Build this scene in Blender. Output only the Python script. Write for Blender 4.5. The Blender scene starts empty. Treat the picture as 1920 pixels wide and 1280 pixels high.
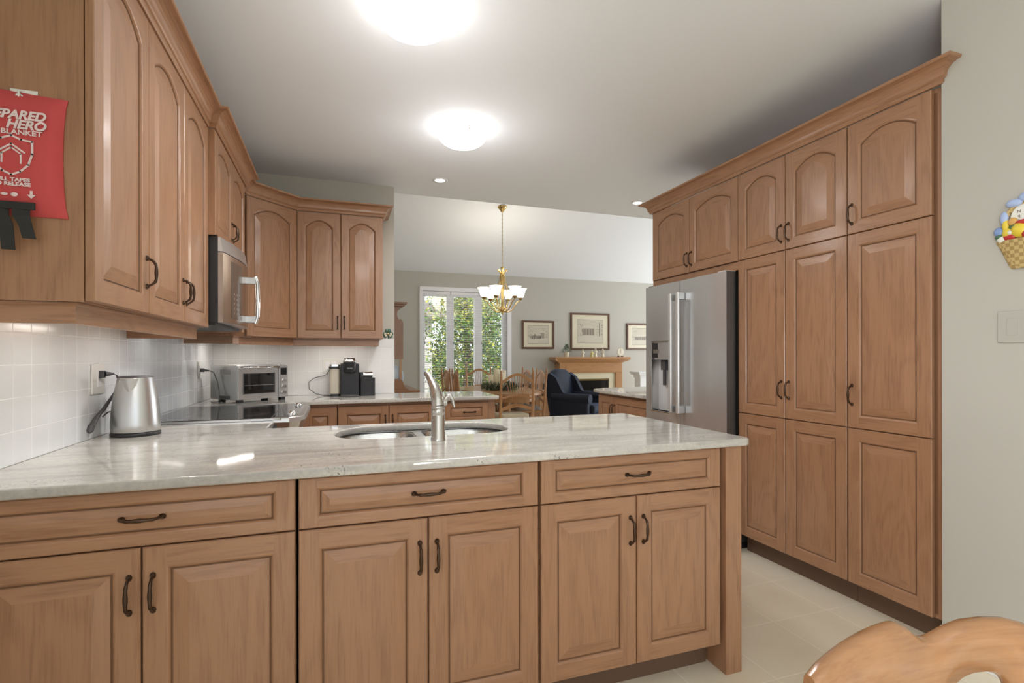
import bpy, bmesh, math, random
from mathutils import Vector, Matrix, Euler
random.seed(7)
PI = math.pi
sc = bpy.context.scene
C = sc.collection

# ---------------------------------------------------------------- camera
cam_d = bpy.data.cameras.new('camera')
cam_d.sensor_fit = 'HORIZONTAL'; cam_d.sensor_width = 36.0
cam_d.lens = 959.04 / 1920 * 36
cam_d.shift_y = 27.8 / 1920
cam_d.clip_start = 0.05
cam = bpy.data.objects.new('camera', cam_d); C.objects.link(cam)
YAW = 0.3335
cam.matrix_world = Matrix.Translation((0, 0, 1.279)) @ Matrix.Rotation(-YAW, 4, 'Z') @ Matrix.Rotation(PI / 2, 4, 'X') @ Matrix.Rotation(-0.0017, 4, 'Z')
sc.camera = cam

# ---------------------------------------------------------------- look
sc.view_settings.view_transform = 'Standard'
sc.view_settings.look = 'None'
sc.view_settings.gamma = 1.0
sc.view_settings.use_curve_mapping = False
sc.view_settings.exposure = 0.14
try:
    sc.cycles.max_bounces = 8; sc.cycles.diffuse_bounces = 5; sc.cycles.glossy_bounces = 4
    sc.cycles.transparent_max_bounces = 12
    sc.cycles.use_denoising = True
    sc.cycles.sample_clamp_indirect = 4.0
    sc.cycles.caustics_reflective = False; sc.cycles.caustics_refractive = False
except Exception:
    pass

# ---------------------------------------------------------------- world (soft bright overcast sky)
w = bpy.data.worlds.new('world'); sc.world = w; w.use_nodes = True
wb = w.node_tree.nodes['Background']
wb.inputs[0].default_value = (0.88, 0.94, 1.0, 1); wb.inputs[1].default_value = 2.0

def light(name, kind, loc, energy, color=(1, 1, 1), rot=(0, 0, 0), **k):
    d = bpy.data.lights.new(name, kind); d.energy = energy; d.color = color
    for a, v in k.items(): setattr(d, a, v)
    o = bpy.data.objects.new(name, d); C.objects.link(o); o.location = loc; o.rotation_euler = rot
    return o
sun = light('sun', 'SUN', (0, 0, 12), 3.0, (1, .95, .86), (math.radians(38), math.radians(-18), 0), angle=math.radians(2))
# daylight entering the breakfast-room windows behind the camera and the living-room window
light('daylight_rear', 'AREA', (0.78, -3.45, 1.05), 560, (.97, .98, 1), (-PI / 2 - .42, 0, 0), shape='RECTANGLE', size=2.9, size_y=1.9)
light('daylight_side', 'AREA', (-1.35, -1.35, 1.1), 170, (.97, .98, 1), (0, -PI / 2 - .4, 0), shape='RECTANGLE', size=1.8, size_y=1.7)
light('daylight_living', 'AREA', (9.4, 7.2, 1.3), 200, (.97, .98, 1), (0, PI / 2 + .3, 0), shape='RECTANGLE', size=2.2, size_y=3.2)
#light('daylight_dining', 'AREA', (2.47, 9.83, 1.5), 60, (.95, .97, 1), (-PI / 2 + .0, 0, PI) , shape='RECTANGLE', size=1.8, size_y=2.2)

# ---------------------------------------------------------------- materials
def mat(name, base=(.8, .8, .8), rough=.5, metal=0.0, coat=0.0, emit=None, es=1.0, spec=.5, sheen=0.0):
    m = bpy.data.materials.new(name); m.use_nodes = True
    b = m.node_tree.nodes['Principled BSDF']
    b.inputs['Base Color'].default_value = (*base, 1)
    b.inputs['Roughness'].default_value = rough
    b.inputs['Metallic'].default_value = metal
    b.inputs['Coat Weight'].default_value = coat
    b.inputs['Coat Roughness'].default_value = .12
    b.inputs['Specular IOR Level'].default_value = spec
    b.inputs['Sheen Weight'].default_value = sheen
    if emit:
        b.inputs['Emission Color'].default_value = (*emit, 1); b.inputs['Emission Strength'].default_value = es
    return m

class NT:
    def __init__(s, m): s.t = m.node_tree; s.b = s.t.nodes['Principled BSDF']
    def n(s, ty, **k):
        nd = s.t.nodes.new(ty)
        for a, v in k.items():
            if a in nd.inputs: nd.inputs[a].default_value = v
            else: setattr(nd, a, v)
        return nd
    def l(s, a, b): s.t.links.new(a, b)
    def coords(s, scale=(1, 1, 1), rand=0.0, rot=(0, 0, 0)):
        tc = s.n('ShaderNodeTexCoord'); mp = s.n('ShaderNodeMapping'); mp.inputs['Scale'].default_value = scale
        mp.inputs['Rotation'].default_value = rot
        if rand:
            oi = s.n('ShaderNodeObjectInfo'); mu = s.n('ShaderNodeVectorMath', operation='MULTIPLY')
            mu.inputs[1].default_value = (rand, rand * 1.7, rand * .6)
            s.l(oi.outputs['Random'], mu.inputs[0]); ad = s.n('ShaderNodeVectorMath', operation='ADD')
            s.l(tc.outputs['Object'], ad.inputs[0]); s.l(mu.outputs[0], ad.inputs[1]); s.l(ad.outputs[0], mp.inputs[0])
        else:
            s.l(tc.outputs['Object'], mp.inputs[0])
        return mp.outputs[0]
    def noise(s, vec, scale, detail=4, rough=.5, dist=0.0):
        nd = s.n('ShaderNodeTexNoise'); nd.inputs['Scale'].default_value = scale; nd.inputs['Detail'].default_value = detail
        nd.inputs['Roughness'].default_value = rough; nd.inputs['Distortion'].default_value = dist
        s.l(vec, nd.inputs['Vector']); return nd.outputs['Fac']
    def ramp(s, fac, stops):
        r = s.n('ShaderNodeValToRGB'); e = r.color_ramp.elements
        while len(e) > 1: e.remove(e[-1])
        e[0].position = stops[0][0]; e[0].color = (*stops[0][1], 1)
        for p, c in stops[1:]:
            x = e.new(p); x.color = (*c, 1)
        s.l(fac, r.inputs[0]); return r.outputs[0]
    def mix(s, f, a, b, mode='MIX'):
        m = s.n('ShaderNodeMix', data_type='RGBA', blend_type=mode)
        for sock, v in ((m.inputs[0], f), (m.inputs[6], a), (m.inputs[7], b)):
            if hasattr(v, 'node'): s.l(v, sock)
            else: sock.default_value = v if not isinstance(v, tuple) else (*v, 1)
        return m.outputs[2]
    def bump(s, h, strength=.1, dist=.001):
        b = s.n('ShaderNodeBump'); b.inputs['Strength'].default_value = strength; b.inputs['Distance'].default_value = dist
        s.l(h, b.inputs['Height']); s.l(b.outputs[0], s.b.inputs['Normal'])

def oak(name, axis, light_c=(.385, .203, .110), dark_c=(.235, .112, .058), rough=.34):
    m = mat(name, rough=rough, coat=.25); q = NT(m)
    st = [22, 22, 22]; st['xyz'.index(axis)] = 1.2
    lo = [3.2, 3.2, 3.2]; lo['xyz'.index(axis)] = .55
    a = q.noise(q.coords(tuple(st), 3.0), 7, 5, .6)
    band = q.noise(q.coords(tuple(lo), 5.0), 2.2, 2, .5, .6)
    wv = q.n('ShaderNodeMath', operation='MULTIPLY'); wv.inputs[1].default_value = 46; q.l(band, wv.inputs[0])
    sn = q.n('ShaderNodeMath', operation='SINE'); q.l(wv.outputs[0], sn.inputs[0])
    ring = q.n('ShaderNodeMath', operation='MULTIPLY_ADD'); ring.inputs[1].default_value = .10; ring.inputs[2].default_value = 0
    q.l(sn.outputs[0], ring.inputs[0])
    s2 = q.n('ShaderNodeMath', operation='ADD'); q.l(a, s2.inputs[0]); q.l(ring.outputs[0], s2.inputs[1])
    col = q.ramp(s2.outputs[0], [(.22, dark_c), (.5, tuple((x * .75 + y * .25) for x, y in zip(light_c, dark_c))), (.75, light_c)])
    big = q.noise(q.coords((1, 1, 1), 9.0), 1.3, 2)
    col2 = q.mix(big, col, tuple(c * .93 for c in light_c), 'MIX')
    fm = q.n('ShaderNodeMath', operation='MULTIPLY'); fm.inputs[1].default_value = .5; q.l(big, fm.inputs[0])
    col3 = q.mix(fm.outputs[0], col, light_c)
    q.l(col3, q.b.inputs['Base Color'])
    q.bump(a, .25, .0006)
    return m
OAK = {a: oak('oak_grain_' + a, a) for a in 'xyz'}
PINE = {a: oak('honey_wood_' + a, a, (.49, .265, .12), (.34, .165, .068), .28) for a in 'xyz'}
BROWN = {a: oak('hutch_wood_' + a, a, (.31, .155, .075), (.22, .10, .045), .35) for a in 'xyz'}
CHAIRW = {a: oak('varnished_wood_' + a, a, (.38, .19, .085), (.26, .12, .05), .2) for a in 'xyz'}
GROOVE_SHADE = mat('oak_groove_shade', (.20, .098, .048), .5)  # darker oak: shade painted into panel grooves and behind the door gaps

def m_granite():
    m = mat('granite', rough=.045, spec=.6); q = NT(m)
    v = q.noise(q.coords((1.2, 6.5, 6.5), rot=(0, 0, .12)), 1.5, 8, .62, .5)
    col = q.ramp(v, [(.30, (.39, .35, .33)), (.43, (.565, .54, .50)), (.55, (.66, .635, .58)), (.75, (.72, .69, .625))])
    f = q.noise(q.coords((1, 1, 1)), 60, 5, .7)
    col = q.mix(q.ramp(f, [(.42, (1, 1, 1)), (.60, (0, 0, 0))]), col, q.mix(.35, col, (.40, .38, .37)))
    sp = q.noise(q.coords((1, 1, 1)), 130, 3, .6); cl = q.noise(q.coords((1, 1.5, 1)), 7, 3, .6)
    a = q.ramp(sp, [(.585, (0, 0, 0)), (.63, (1, 1, 1))]); b = q.ramp(cl, [(.55, (0, 0, 0)), (.66, (1, 1, 1))])
    mk = q.mix(1.0, a, b, 'MULTIPLY')
    col = q.mix(mk, col, (.075, .065, .06))
    q.l(col, q.b.inputs['Base Color']); return m
GRAN = m_granite()

def tiled(name, tile, grout, size, gw, axes, rough, groutrough=.6, off=(0, 0), noise=None, bump=.5):
    """square tiles laid on two axes of the object's own coordinates"""
    m = mat(name, tile, rough); q = NT(m)
    tc = q.n('ShaderNodeTexCoord'); sp = q.n('ShaderNodeSeparateXYZ'); q.l(tc.outputs['Object'], sp.inputs[0])
    fs = []
    for ax, o in zip(axes, off):
        a = q.n('ShaderNodeMath', operation='ADD'); a.inputs[1].default_value = -o + 100 * size; q.l(sp.outputs['XYZ'.index(ax)], a.inputs[0])
        d = q.n('ShaderNodeMath', operation='DIVIDE'); d.inputs[1].default_value = size; q.l(a.outputs[0], d.inputs[0])
        f = q.n('ShaderNodeMath', operation='FRACT'); q.l(d.outputs[0], f.inputs[0])
        pp = q.n('ShaderNodeMath', operation='PINGPONG'); pp.inputs[1].default_value = .5; q.l(f.outputs[0], pp.inputs[0])
        fs.append(pp.outputs[0])
    mn = q.n('ShaderNodeMath', operation='MINIMUM'); q.l(fs[0], mn.inputs[0]); q.l(fs[1], mn.inputs[1])
    mr = q.n('ShaderNodeMapRange'); mr.inputs['From Min'].default_value = gw / size * .35; mr.inputs['From Max'].default_value = gw / size * .75
    q.l(mn.outputs[0], mr.inputs[0])
    tcol = tile
    if noise:
        nz = q.noise(q.coords((1, 1, 1)), noise[0], 5, .6)
        tcol = q.ramp(nz, [(.3, noise[1]), (.7, tile)])
    q.l(q.mix(mr.outputs[0], grout, tcol), q.b.inputs['Base Color'])
    rr = q.n('ShaderNodeMapRange'); rr.inputs['To Min'].default_value = groutrough; rr.inputs['To Max'].default_value = rough
    q.l(mr.outputs[0], rr.inputs[0]); q.l(rr.outputs[0], q.b.inputs['Roughness'])
    q.bump(mr.outputs[0], bump, .0012)
    return m
TZ = .9455
TILE_L = tiled('backsplash_tile_left', (.77, .79, .81), (.88, .89, .90), .1030, .0032, 'YZ', .16, off=(2.000, TZ))
TILE_B = tiled('backsplash_tile_back', (.80, .795, .785), (.90, .90, .90), .1030, .0032, 'XZ', .16, off=(-.948, TZ))
FLOOR = tiled('floor_tile', (.84, .77, .63), (.90, .84, .70), .345, .005, 'XY', .28, off=(.27, .19), noise=(2.2, (.78, .70, .54)), bump=.25)

def paint(name, c, rough=.75):
    m = mat(name, c, rough); q = NT(m); q.bump(q.noise(q.coords((1, 1, 1)), 160, 3, .6), .04, .001); return m
WALLP = paint('wall_paint', (.505, .49, .44))
CEILP = paint('ceiling_paint', (.86, .885, .925), .85)
WHITE = mat('white_trim', (.86, .86, .88), .4)
PLASTIC = mat('white_plastic', (.80, .79, .76), .35)
OFFW = mat('ivory_plastic', (.47, .455, .41), .45)

def m_steel(name, base=(.60, .60, .60), rough=.24, axis='z', bump=.05, rand=1.0, wob=0.0):
    m = mat(name, base, rough, 1.0); q = NT(m)
    s = [130, 130, 130]; s['xyz'.index(axis)] = 1.5
    nz = q.noise(q.coords(tuple(s), rand), 3, 3, .6)
    r = q.n('ShaderNodeMapRange'); r.inputs['To Min'].default_value = rough * .8; r.inputs['To Max'].default_value = rough * 1.3
    q.l(nz, r.inputs[0]); q.l(r.outputs[0], q.b.inputs['Roughness'])
    if wob:
        big = q.noise(q.coords((2.2, 2.2, .35), rand), 1.6, 1, .4, .3)
        q.bump(big, wob, .05)
    else: q.bump(nz, bump, .0004)
    return m
STEEL = m_steel('brushed_steel', (.62, .62, .62), .30, bump=.015)
STEELF = m_steel('fridge_steel', (.64, .65, .66), .25, 'z', wob=.13)
_b = STEELF.node_tree.nodes['Principled BSDF']; STEELF.node_tree.links.remove(_b.inputs['Roughness'].links[0]); _b.inputs['Roughness'].default_value = .27; _b.inputs['Metallic'].default_value = .75 #['Metallic'].default_value = .8
STEELD = m_steel('grey_metal_side', (.20, .21, .22), .45)
SINKM = m_steel('sink_steel', (.74, .74, .74), .26, 'x', bump=.01)
NICKEL = m_steel('brushed_nickel', (.58, .56, .53), .27, 'z', bump=.005)
CHROME = mat('polished_steel', (.78, .78, .78), .08, 1)
HANDLEM = mat('satin_handle', (.70, .70, .70), .32, .6)
MWFACE = m_steel('microwave_face', (.46, .40, .35), .2, 'y')
BLACKG = mat('black_glass', (.012, .012, .013), .06)
BLACK = mat('black_plastic', (.018, .018, .02), .38)
DGREY = mat('dark_grey_plastic', (.07, .07, .075), .45)
CORD = mat('grey_cord', (.10, .10, .105), .5)
BRONZE = mat('bronze_handle', (.085, .052, .034), .32, .85)
BRASS = mat('brass', (.66, .47, .19), .2, 1)
ABRASS = mat('aged_brass', (.40, .29, .13), .28, 1)
GLOWM = mat('lamp_glass', (.95, .94, .90), .4, emit=(1, .97, .92), es=3.4)
GLOWC = mat('chandelier_glass', (.95, .93, .88), .4, emit=(1, .92, .78), es=1.9)
GLOWR = mat('recessed_bulb', (1, 1, 1), .4, emit=(1, .97, .93), es=7.0)
LEDM = mat('under_cabinet_tube', (1, 1, 1), .4, emit=(1, .93, .82), es=10.0)
CREAM = mat('cream', (.74, .68, .50), .5)
WAX = mat('candle_wax', (.80, .72, .52), .5)
MATB = mat('picture_mat', (.78, .72, .55), .6)
FRAMEM = mat('dark_frame', (.12, .055, .03), .35)
REDF = mat('red_fabric', (.56, .07, .072), .75)
PRINTW = mat('white_print', (.80, .66, .66), .7)
NAVY = mat('navy_velvet', (.003, .005, .014), .75, sheen=.22)
NAVY.node_tree.nodes['Principled BSDF'].inputs['Sheen Tint'].default_value = (.18, .32, .7, 1)
GREYC = mat('grey_cushion', (.36, .35, .33), .9)
BEIGEC = mat('cream_cushion', (.66, .60, .44), .9)
def m_glass(name, tint=(1, 1, 1), gl=.08):
    m = bpy.data.materials.new(name); m.use_nodes = True; t = m.node_tree; t.nodes.clear()
    o = t.nodes.new('ShaderNodeOutputMaterial'); mx = t.nodes.new('ShaderNodeMixShader'); mx.inputs[0].default_value = gl
    a = t.nodes.new('ShaderNodeBsdfTransparent'); a.inputs[0].default_value = (*tint, 1)
    g = t.nodes.new('ShaderNodeBsdfGlossy'); g.inputs['Roughness'].default_value = .02
    t.links.new(a.outputs[0], mx.inputs[1]); t.links.new(g.outputs[0], mx.inputs[2]); t.links.new(mx.outputs[0], o.inputs[0]); return m
GLASS = m_glass('window_glass')
SMOKE = m_glass('oven_window_glass', (.16, .16, .16), .12)

# ---------------------------------------------------------------- mesh helpers
class MB:
    def __init__(s): s.v = []; s.f = []; s.m = []; s.sm = []; s.mats = []; s.x = Matrix.Identity(4)
    def mi(s, m):
        if m not in s.mats: s.mats.append(m)
        return s.mats.index(m)
    def add(s, vs, fs, m, smooth=False):
        b = len(s.v); s.v += [tuple(s.x @ Vector(p)) for p in vs]; i = s.mi(m)
        for f in fs: s.f.append([b + k for k in f]); s.m.append(i); s.sm.append(smooth)
        return s
    def box(s, a, b, m):
        (x0, y0, z0), (x1, y1, z1) = a, b
        return s.add([(x0, y0, z0), (x1, y0, z0), (x1, y1, z0), (x0, y1, z0), (x0, y0, z1), (x1, y0, z1), (x1, y1, z1), (x0, y1, z1)],
              [(0, 3, 2, 1), (4, 5, 6, 7), (0, 1, 5, 4), (1, 2, 6, 5), (2, 3, 7, 6), (3, 0, 4, 7)], m)
    def rings(s, rs, m, cap0=True, cap1=True, smooth=True, closed=True):
        n = len(rs[0]); vs = [p for r in rs for p in r]; fs = []
        for k in range(len(rs) - 1):
            for i in range(n if closed else n - 1):
                j = (i + 1) % n; fs.append((k * n + i, k * n + j, (k + 1) * n + j, (k + 1) * n + i))
        s.add(vs, fs, m, smooth)
        if cap0: s.add(rs[0], [tuple(range(n))[::-1]], m)
        if cap1: s.add(rs[-1], [tuple(range(n))], m)
        return s
    def lathe(s, prof, m, c=(0, 0, 0), n=24, sx=1, sy=1, cap=True, smooth=True):
        rs = [[(c[0] + r * sx * math.cos(2 * PI * i / n), c[1] + r * sy * math.sin(2 * PI * i / n), c[2] + z) for i in range(n)] for r, z in prof]
        return s.rings(rs, m, cap, cap, smooth)
    def tube(s, pts, rad, m, n=8, cap=True, flat=None):
        pts = [Vector(p) for p in pts]; rs = []
        if not isinstance(rad, (list, tuple)): rad = [rad] * len(pts)
        up = None
        for i, p in enumerate(pts):
            t = (pts[min(i + 1, len(pts) - 1)] - pts[max(i - 1, 0)]).normalized()
            if up is None:
                up = Vector((0, 0, 1)) if abs(t.z) < .9 else Vector((0, 1, 0))
            a = t.cross(up)
            if a.length < 1e-4: a = t.orthogonal()
            a.normalize(); b = a.cross(t).normalized(); up = b
            fa = flat[0] if flat else 1; fb = flat[1] if flat else 1
            rs.append([tuple(p + rad[i] * (fa * math.cos(2 * PI * k / n) * a + fb * math.sin(2 * PI * k / n) * b)) for k in range(n)])
        return s.rings(rs, m, cap, cap)
    def prism(s, pts, axis, a, b, m, smooth=False):
        """extrude a 2D outline along an axis; outline coordinates are the two other axes in order"""
        def P(p, t):
            return {'x': (t, p[0], p[1]), 'y': (p[0], t, p[1]), 'z': (p[0], p[1], t)}[axis]
        return s.rings([[P(p, a) for p in pts], [P(p, b) for p in pts]], m, smooth=smooth)
    def sphere(s, c, r, m, n=12, sc_=(1, 1, 1)):
        k = max(6, n // 2)
        prof = [(max(math.sin(PI * i / k), .001) * r, -math.cos(PI * i / k) * r * sc_[2]) for i in range(k + 1)]
        return s.lathe(prof, m, c, n, sc_[0], sc_[1], cap=False)
    def build(s, name, parent=None, bevel=0.0, loc=None, segs=2):
        me = bpy.data.meshes.new(name); me.from_pydata(s.v, [], s.f)
        for m in s.mats: me.materials.append(m)
        me.polygons.foreach_set('material_index', s.m); me.polygons.foreach_set('use_smooth', s.sm)
        bm = bmesh.new(); bm.from_mesh(me); bmesh.ops.recalc_face_normals(bm, faces=bm.faces); bm.to_mesh(me); bm.free()
        me.update()
        o = bpy.data.objects.new(name, me); C.objects.link(o)
        if parent: o.parent = parent
        if loc: o.location = loc
        if bevel:
            md = o.modifiers.new('bevel', 'BEVEL'); md.width = bevel; md.segments = segs; md.limit_method = 'ANGLE'; md.angle_limit = math.radians(40)
            md.harden_normals = False
        return o

def tag(o, label=None, cat=None, group=None, kind=None):
    if label: o['label'] = label
    if cat: o['category'] = cat
    if group: o['group'] = group
    if kind: o['kind'] = kind
    return o
def thing(name, label, cat, loc=(0, 0, 0), rz=0, group=None):
    o = bpy.data.objects.new(name, None); o.empty_display_size = .1; C.objects.link(o)
    o.location = loc; o.rotation_euler = (0, 0, rz); return tag(o, label, cat, group)
def struct(name, mb, bevel=0): return tag(mb.build(name, None, bevel), kind='structure')
def dup(root, loc=None, rz=None, label=None, group=None, parent=None):
    r = root.copy(); C.objects.link(r)
    if parent: r.parent = parent
    if loc is not None: r.location = loc
    if rz is not None: r.rotation_euler = (0, 0, rz)
    if label: r['label'] = label
    if group: r['group'] = group
    for ch in root.children: dup(ch, parent=r)
    return r
def plate(name, outlines, z0, z1, m, parent=None, bevel=.004):
    """slab cut from flat outlines (first the rim, then holes) with a small rounded edge"""
    cu = bpy.data.curves.new(name, 'CURVE'); cu.dimensions = '2D'; cu.fill_mode = 'BOTH'
    cu.extrude = (z1 - z0) / 2 - bevel; cu.bevel_depth = bevel; cu.bevel_resolution = 2; cu.offset = -bevel
    for pts in outlines:
        sp = cu.splines.new('POLY'); sp.points.add(len(pts) - 1); sp.use_cyclic_u = True
        for p, q in zip(sp.points, pts): p.co = (q[0], q[1], 0, 1)
    t = bpy.data.objects.new('tmp', cu); C.objects.link(t)
    bpy.context.view_layer.update()
    me = bpy.data.meshes.new_from_object(t.evaluated_get(bpy.context.evaluated_depsgraph_get()))
    bpy.data.objects.remove(t); me.name = name; me.transform(Matrix.Translation((0, 0, (z0 + z1) / 2)))
    me.materials.clear(); me.materials.append(m)
    o = bpy.data.objects.new(name, me); C.objects.link(o)
    if parent: o.parent = parent
    return o
def text(name, body, size, m, loc, rot, parent, ext=.0004, align='CENTER', shear=0, bold=0.0, sx=1.0):
    cu = bpy.data.curves.new(name, 'FONT'); cu.body = body; cu.size = size; cu.extrude = ext; cu.align_x = align; cu.shear = shear; cu.offset = bold
    t = bpy.data.objects.new('tmp', cu); C.objects.link(t); bpy.context.view_layer.update()
    me = bpy.data.meshes.new_from_object(t.evaluated_get(bpy.context.evaluated_depsgraph_get()))
    bpy.data.objects.remove(t); me.materials.clear(); me.materials.append(m)
    me.transform(Matrix.Diagonal((sx, 1, 1, 1)))
    o = bpy.data.objects.new(name, me); C.objects.link(o); o.parent = parent; o.location = loc; o.rotation_euler = rot; return o
def rr(x0, y0, x1, y1, r, n=6, rs=None):
    rs = rs or (r,) * 4; out = []
    for (cx, cy, a0), q in zip(((x0, y0, PI), (x1, y0, 1.5 * PI), (x1, y1, 0), (x0, y1, .5 * PI)), rs):
        sx = 1 if cx == x0 else -1; sy = 1 if cy == y0 else -1
        for i in range(n + 1):
            a = a0 + PI / 2 * i / n; out.append((cx + sx * q + q * math.cos(a), cy + sy * q + q * math.sin(a)))
    return out

# ---------------------------------------------------------------- room shell
ZC = 2.827; XL = -.948; YW = 4.766; YCR = 4.94; YF = 9.9; XW = 2.495; YR = -3.0
T = .12
m = MB(); m.box((XL - 1, YR - .3, -.12), (9.2, YF + .2, 0), FLOOR); struct('floor', m)
m = MB(); m.box((XL - T, YR - .2, ZC), (3.3, YW, ZC + .2), CEILP); m.box((XL - T, YW, ZC), (9.1, YCR, ZC + .2), CEILP)
m.box((3.3, 1.4, ZC), (9.1, YW, ZC + .2), CEILP)
struct('ceiling', m)
zv0 = 2.92 + (YF - YCR) * .30
m = MB()
m.add([(0, YCR - .05, zv0 + .015), (9.1, YCR - .05, zv0 + .015), (9.1, YF + .1, 2.89), (0, YF + .1, 2.89),
       (0, YCR - .05, zv0 + .2), (9.1, YCR - .05, zv0 + .2), (9.1, YF + .1, 3.1), (0, YF + .1, 3.1)],
      [(0, 1, 2, 3), (4, 7, 6, 5), (0, 4, 5, 1), (1, 5, 6, 2), (2, 6, 7, 3), (3, 7, 4, 0)], CEILP)
struct('ceiling_vault', m)
m = MB(); m.box((0, YCR - .12, ZC + .2), (9.1, YCR, zv0 + .05), CEILP); struct('wall_bulkhead', m)
# left kitchen wall with a side window opening behind the camera
m = MB(); m.box((XL - T, -.5, 0), (XL, YW + T, ZC), WALLP); m.box((XL - T, YR, 0), (XL, -2.2, ZC), WALLP)
m.box((XL - T, -2.2, 0), (XL, -.5, .65), WALLP); m.box((XL - T, -2.2, 2.35), (XL, -.5, ZC), WALLP); struct('wall_left', m)
m = MB(); m.box((XL - T, YW, 0), (.514, YW + T, ZC), WALLP); struct('wall_back', m)
m = MB(); m.box((XW, YR, 0), (XW + T, 1.49, ZC), WALLP); struct('wall_right', m)
m = MB(); m.box((3.14, 1.30, 0), (3.26, 3.66, ZC), WALLP); m.box((XW + T, 1.30, 0), (3.14, 1.42, ZC), WALLP); struct('wall_pantry', m)
m = MB(); m.box((XL - T, YR - T, 0), (-.75, YR, ZC), WALLP); m.box((2.3, YR - T, 0), (XW + T, YR, ZC), WALLP)
m.box((-.75, YR - T, 0), (2.3, YR, .55), WALLP); m.box((-.75, YR - T, 2.55), (2.3, YR, ZC), WALLP); struct('wall_rear', m)
m = MB(); m.box((.13, YW + T, 0), (.25, YF + T, 4.5), WALLP); struct('wall_dining_left', m)
m = MB(); m.box((9.0, 1.3, 0), (9.1, 5.4, 3.0), WALLP); m.box((9.0, 9.0, 0), (9.1, YF + T, 3.6), WALLP); m.box((9.0, 5.4, 2.8), (9.1, 9.0, 4.5), WALLP)
m.box((9.0, 5.4, 0), (9.1, 9.0, .5), WALLP); m.box((9.0, 4.8, 3.0), (9.1, 5.4, 4.5), WALLP); struct('wall_living_right', m)
m = MB(); m.box((3.26, 1.3, 0), (9.1, 1.4, ZC), WALLP); struct('wall_living_rear', m)
WX0, WX1, WZ0, WZ1 = 1.60, 3.33, .42, 2.56
m = MB(); m.box((.13, YF, 0), (WX0, YF + T, 3.1), WALLP); m.box((WX1, YF, 0), (9.1, YF + T, 3.1), WALLP)
m.box((WX0, YF, WZ1), (WX1, YF + T, 3.1), WALLP); m.box((WX0, YF, 0), (WX1, YF + T, WZ0), WALLP); struct('wall_far', m)
# baseboards
m = MB(); m.box((XW - .014, -2.98, 0), (XW, 1.492, .11), WHITE); struct('baseboard_right', m, .003)
m = MB(); m.box((.26, YF - .014, 0), (4.2, YF, .12), WHITE); m.box((6.1, YF - .014, 0), (8.98, YF, .12), WHITE); struct('baseboard_far', m, .003)

# far window
m = MB()
cx0, cx1, cz1 = 1.541, 3.41, 2.635
m.box((cx0, YF - .022, .36), (WX0 + .005, YF, cz1), WHITE); m.box((WX1 - .005, YF - .022, .36), (cx1, YF, cz1), WHITE)
m.box((cx0, YF - .026, WZ1 - .005), (cx1, YF, cz1), WHITE); m.box((cx0 - .03, YF - .05, .36), (cx1 + .03, YF, WZ0), WHITE)
win = struct('window_1', m, .003)
m = MB(); panes = [(1.650, 2.085), (2.225, 2.645), (2.805, 3.225)]
zt_, zb_ = 2.462, .50
xs = [WX0] + [v for p in panes for v in p] + [WX1]
for i in range(0, 8, 2): m.box((xs[i], YF + .03, WZ0), (xs[i + 1], YF + .09, WZ1), WHITE)
for a, b in panes: m.box((a, YF + .03, zt_), (b, YF + .09, WZ1), WHITE); m.box((a, YF + .03, WZ0), (b, YF + .09, zb_), WHITE)
fr = m.build('window_frame', win, .003)
for a, b in panes:
    m = MB(); m.box((a, YF + .058, zb_), (b, YF + .062, zt_), GLASS); m.build('window_pane', win)
SLAT = mat('blind_slat', (.86, .87, .90), .5)
bl = None
for k, (a, b) in enumerate([(1.605, 2.150), (2.160, 2.722), (2.732, 3.325)]):
    t = thing('venetian_blind', '', 'blind', ((a + b) / 2, YF + .0, WZ0), group='blinds in the far window')
    t['label'] = ['open white slatted blind over the leftmost pane of the far window', 'open white slatted blind over the middle pane of the far window', 'open white slatted blind over the right pane of the far window'][k]
    hw = (b - a) / 2 - .004
    m = MB(); m.box((-hw, .003, 2.07), (hw, .027, 2.13), WHITE); m.build('headrail', t, .002)
    m = MB()
    z = .05
    while z < 2.06:
        m.add([(-hw, .004, z + .0015), (hw, .004, z + .0015), (hw, .026, z - .0015), (-hw, .026, z - .0015),
               (-hw, .004, z + .0033), (hw, .004, z + .0033), (hw, .026, z + .0003), (-hw, .026, z + .0003)],
              [(0, 3, 2, 1), (4, 5, 6, 7), (0, 1, 5, 4), (1, 2, 6, 5), (2, 3, 7, 6), (3, 0, 4, 7)], SLAT)
        z += .044
    m.build('slats', t)
    m = MB()
    for x in (-hw * .62, hw * .62): m.tube([(x, .0025, .02), (x, .0025, 2.07)], .0012, WHITE, 5)
    m.box((-hw, .004, .012), (hw, .026, .026), WHITE); m.build('bottom_rail', t)
    m = MB(); m.tube([(-hw * .85, -.002, 1.15), (-hw * .85, -.002, 2.08)], .0015, WHITE, 5); m.lathe([(.002, .03), (.007, .0), (.007, -.02), (.002, -.035)], DGREY, (-hw * .85, -.002, 1.13), 8); m.build('pull_cord', t)

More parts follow.
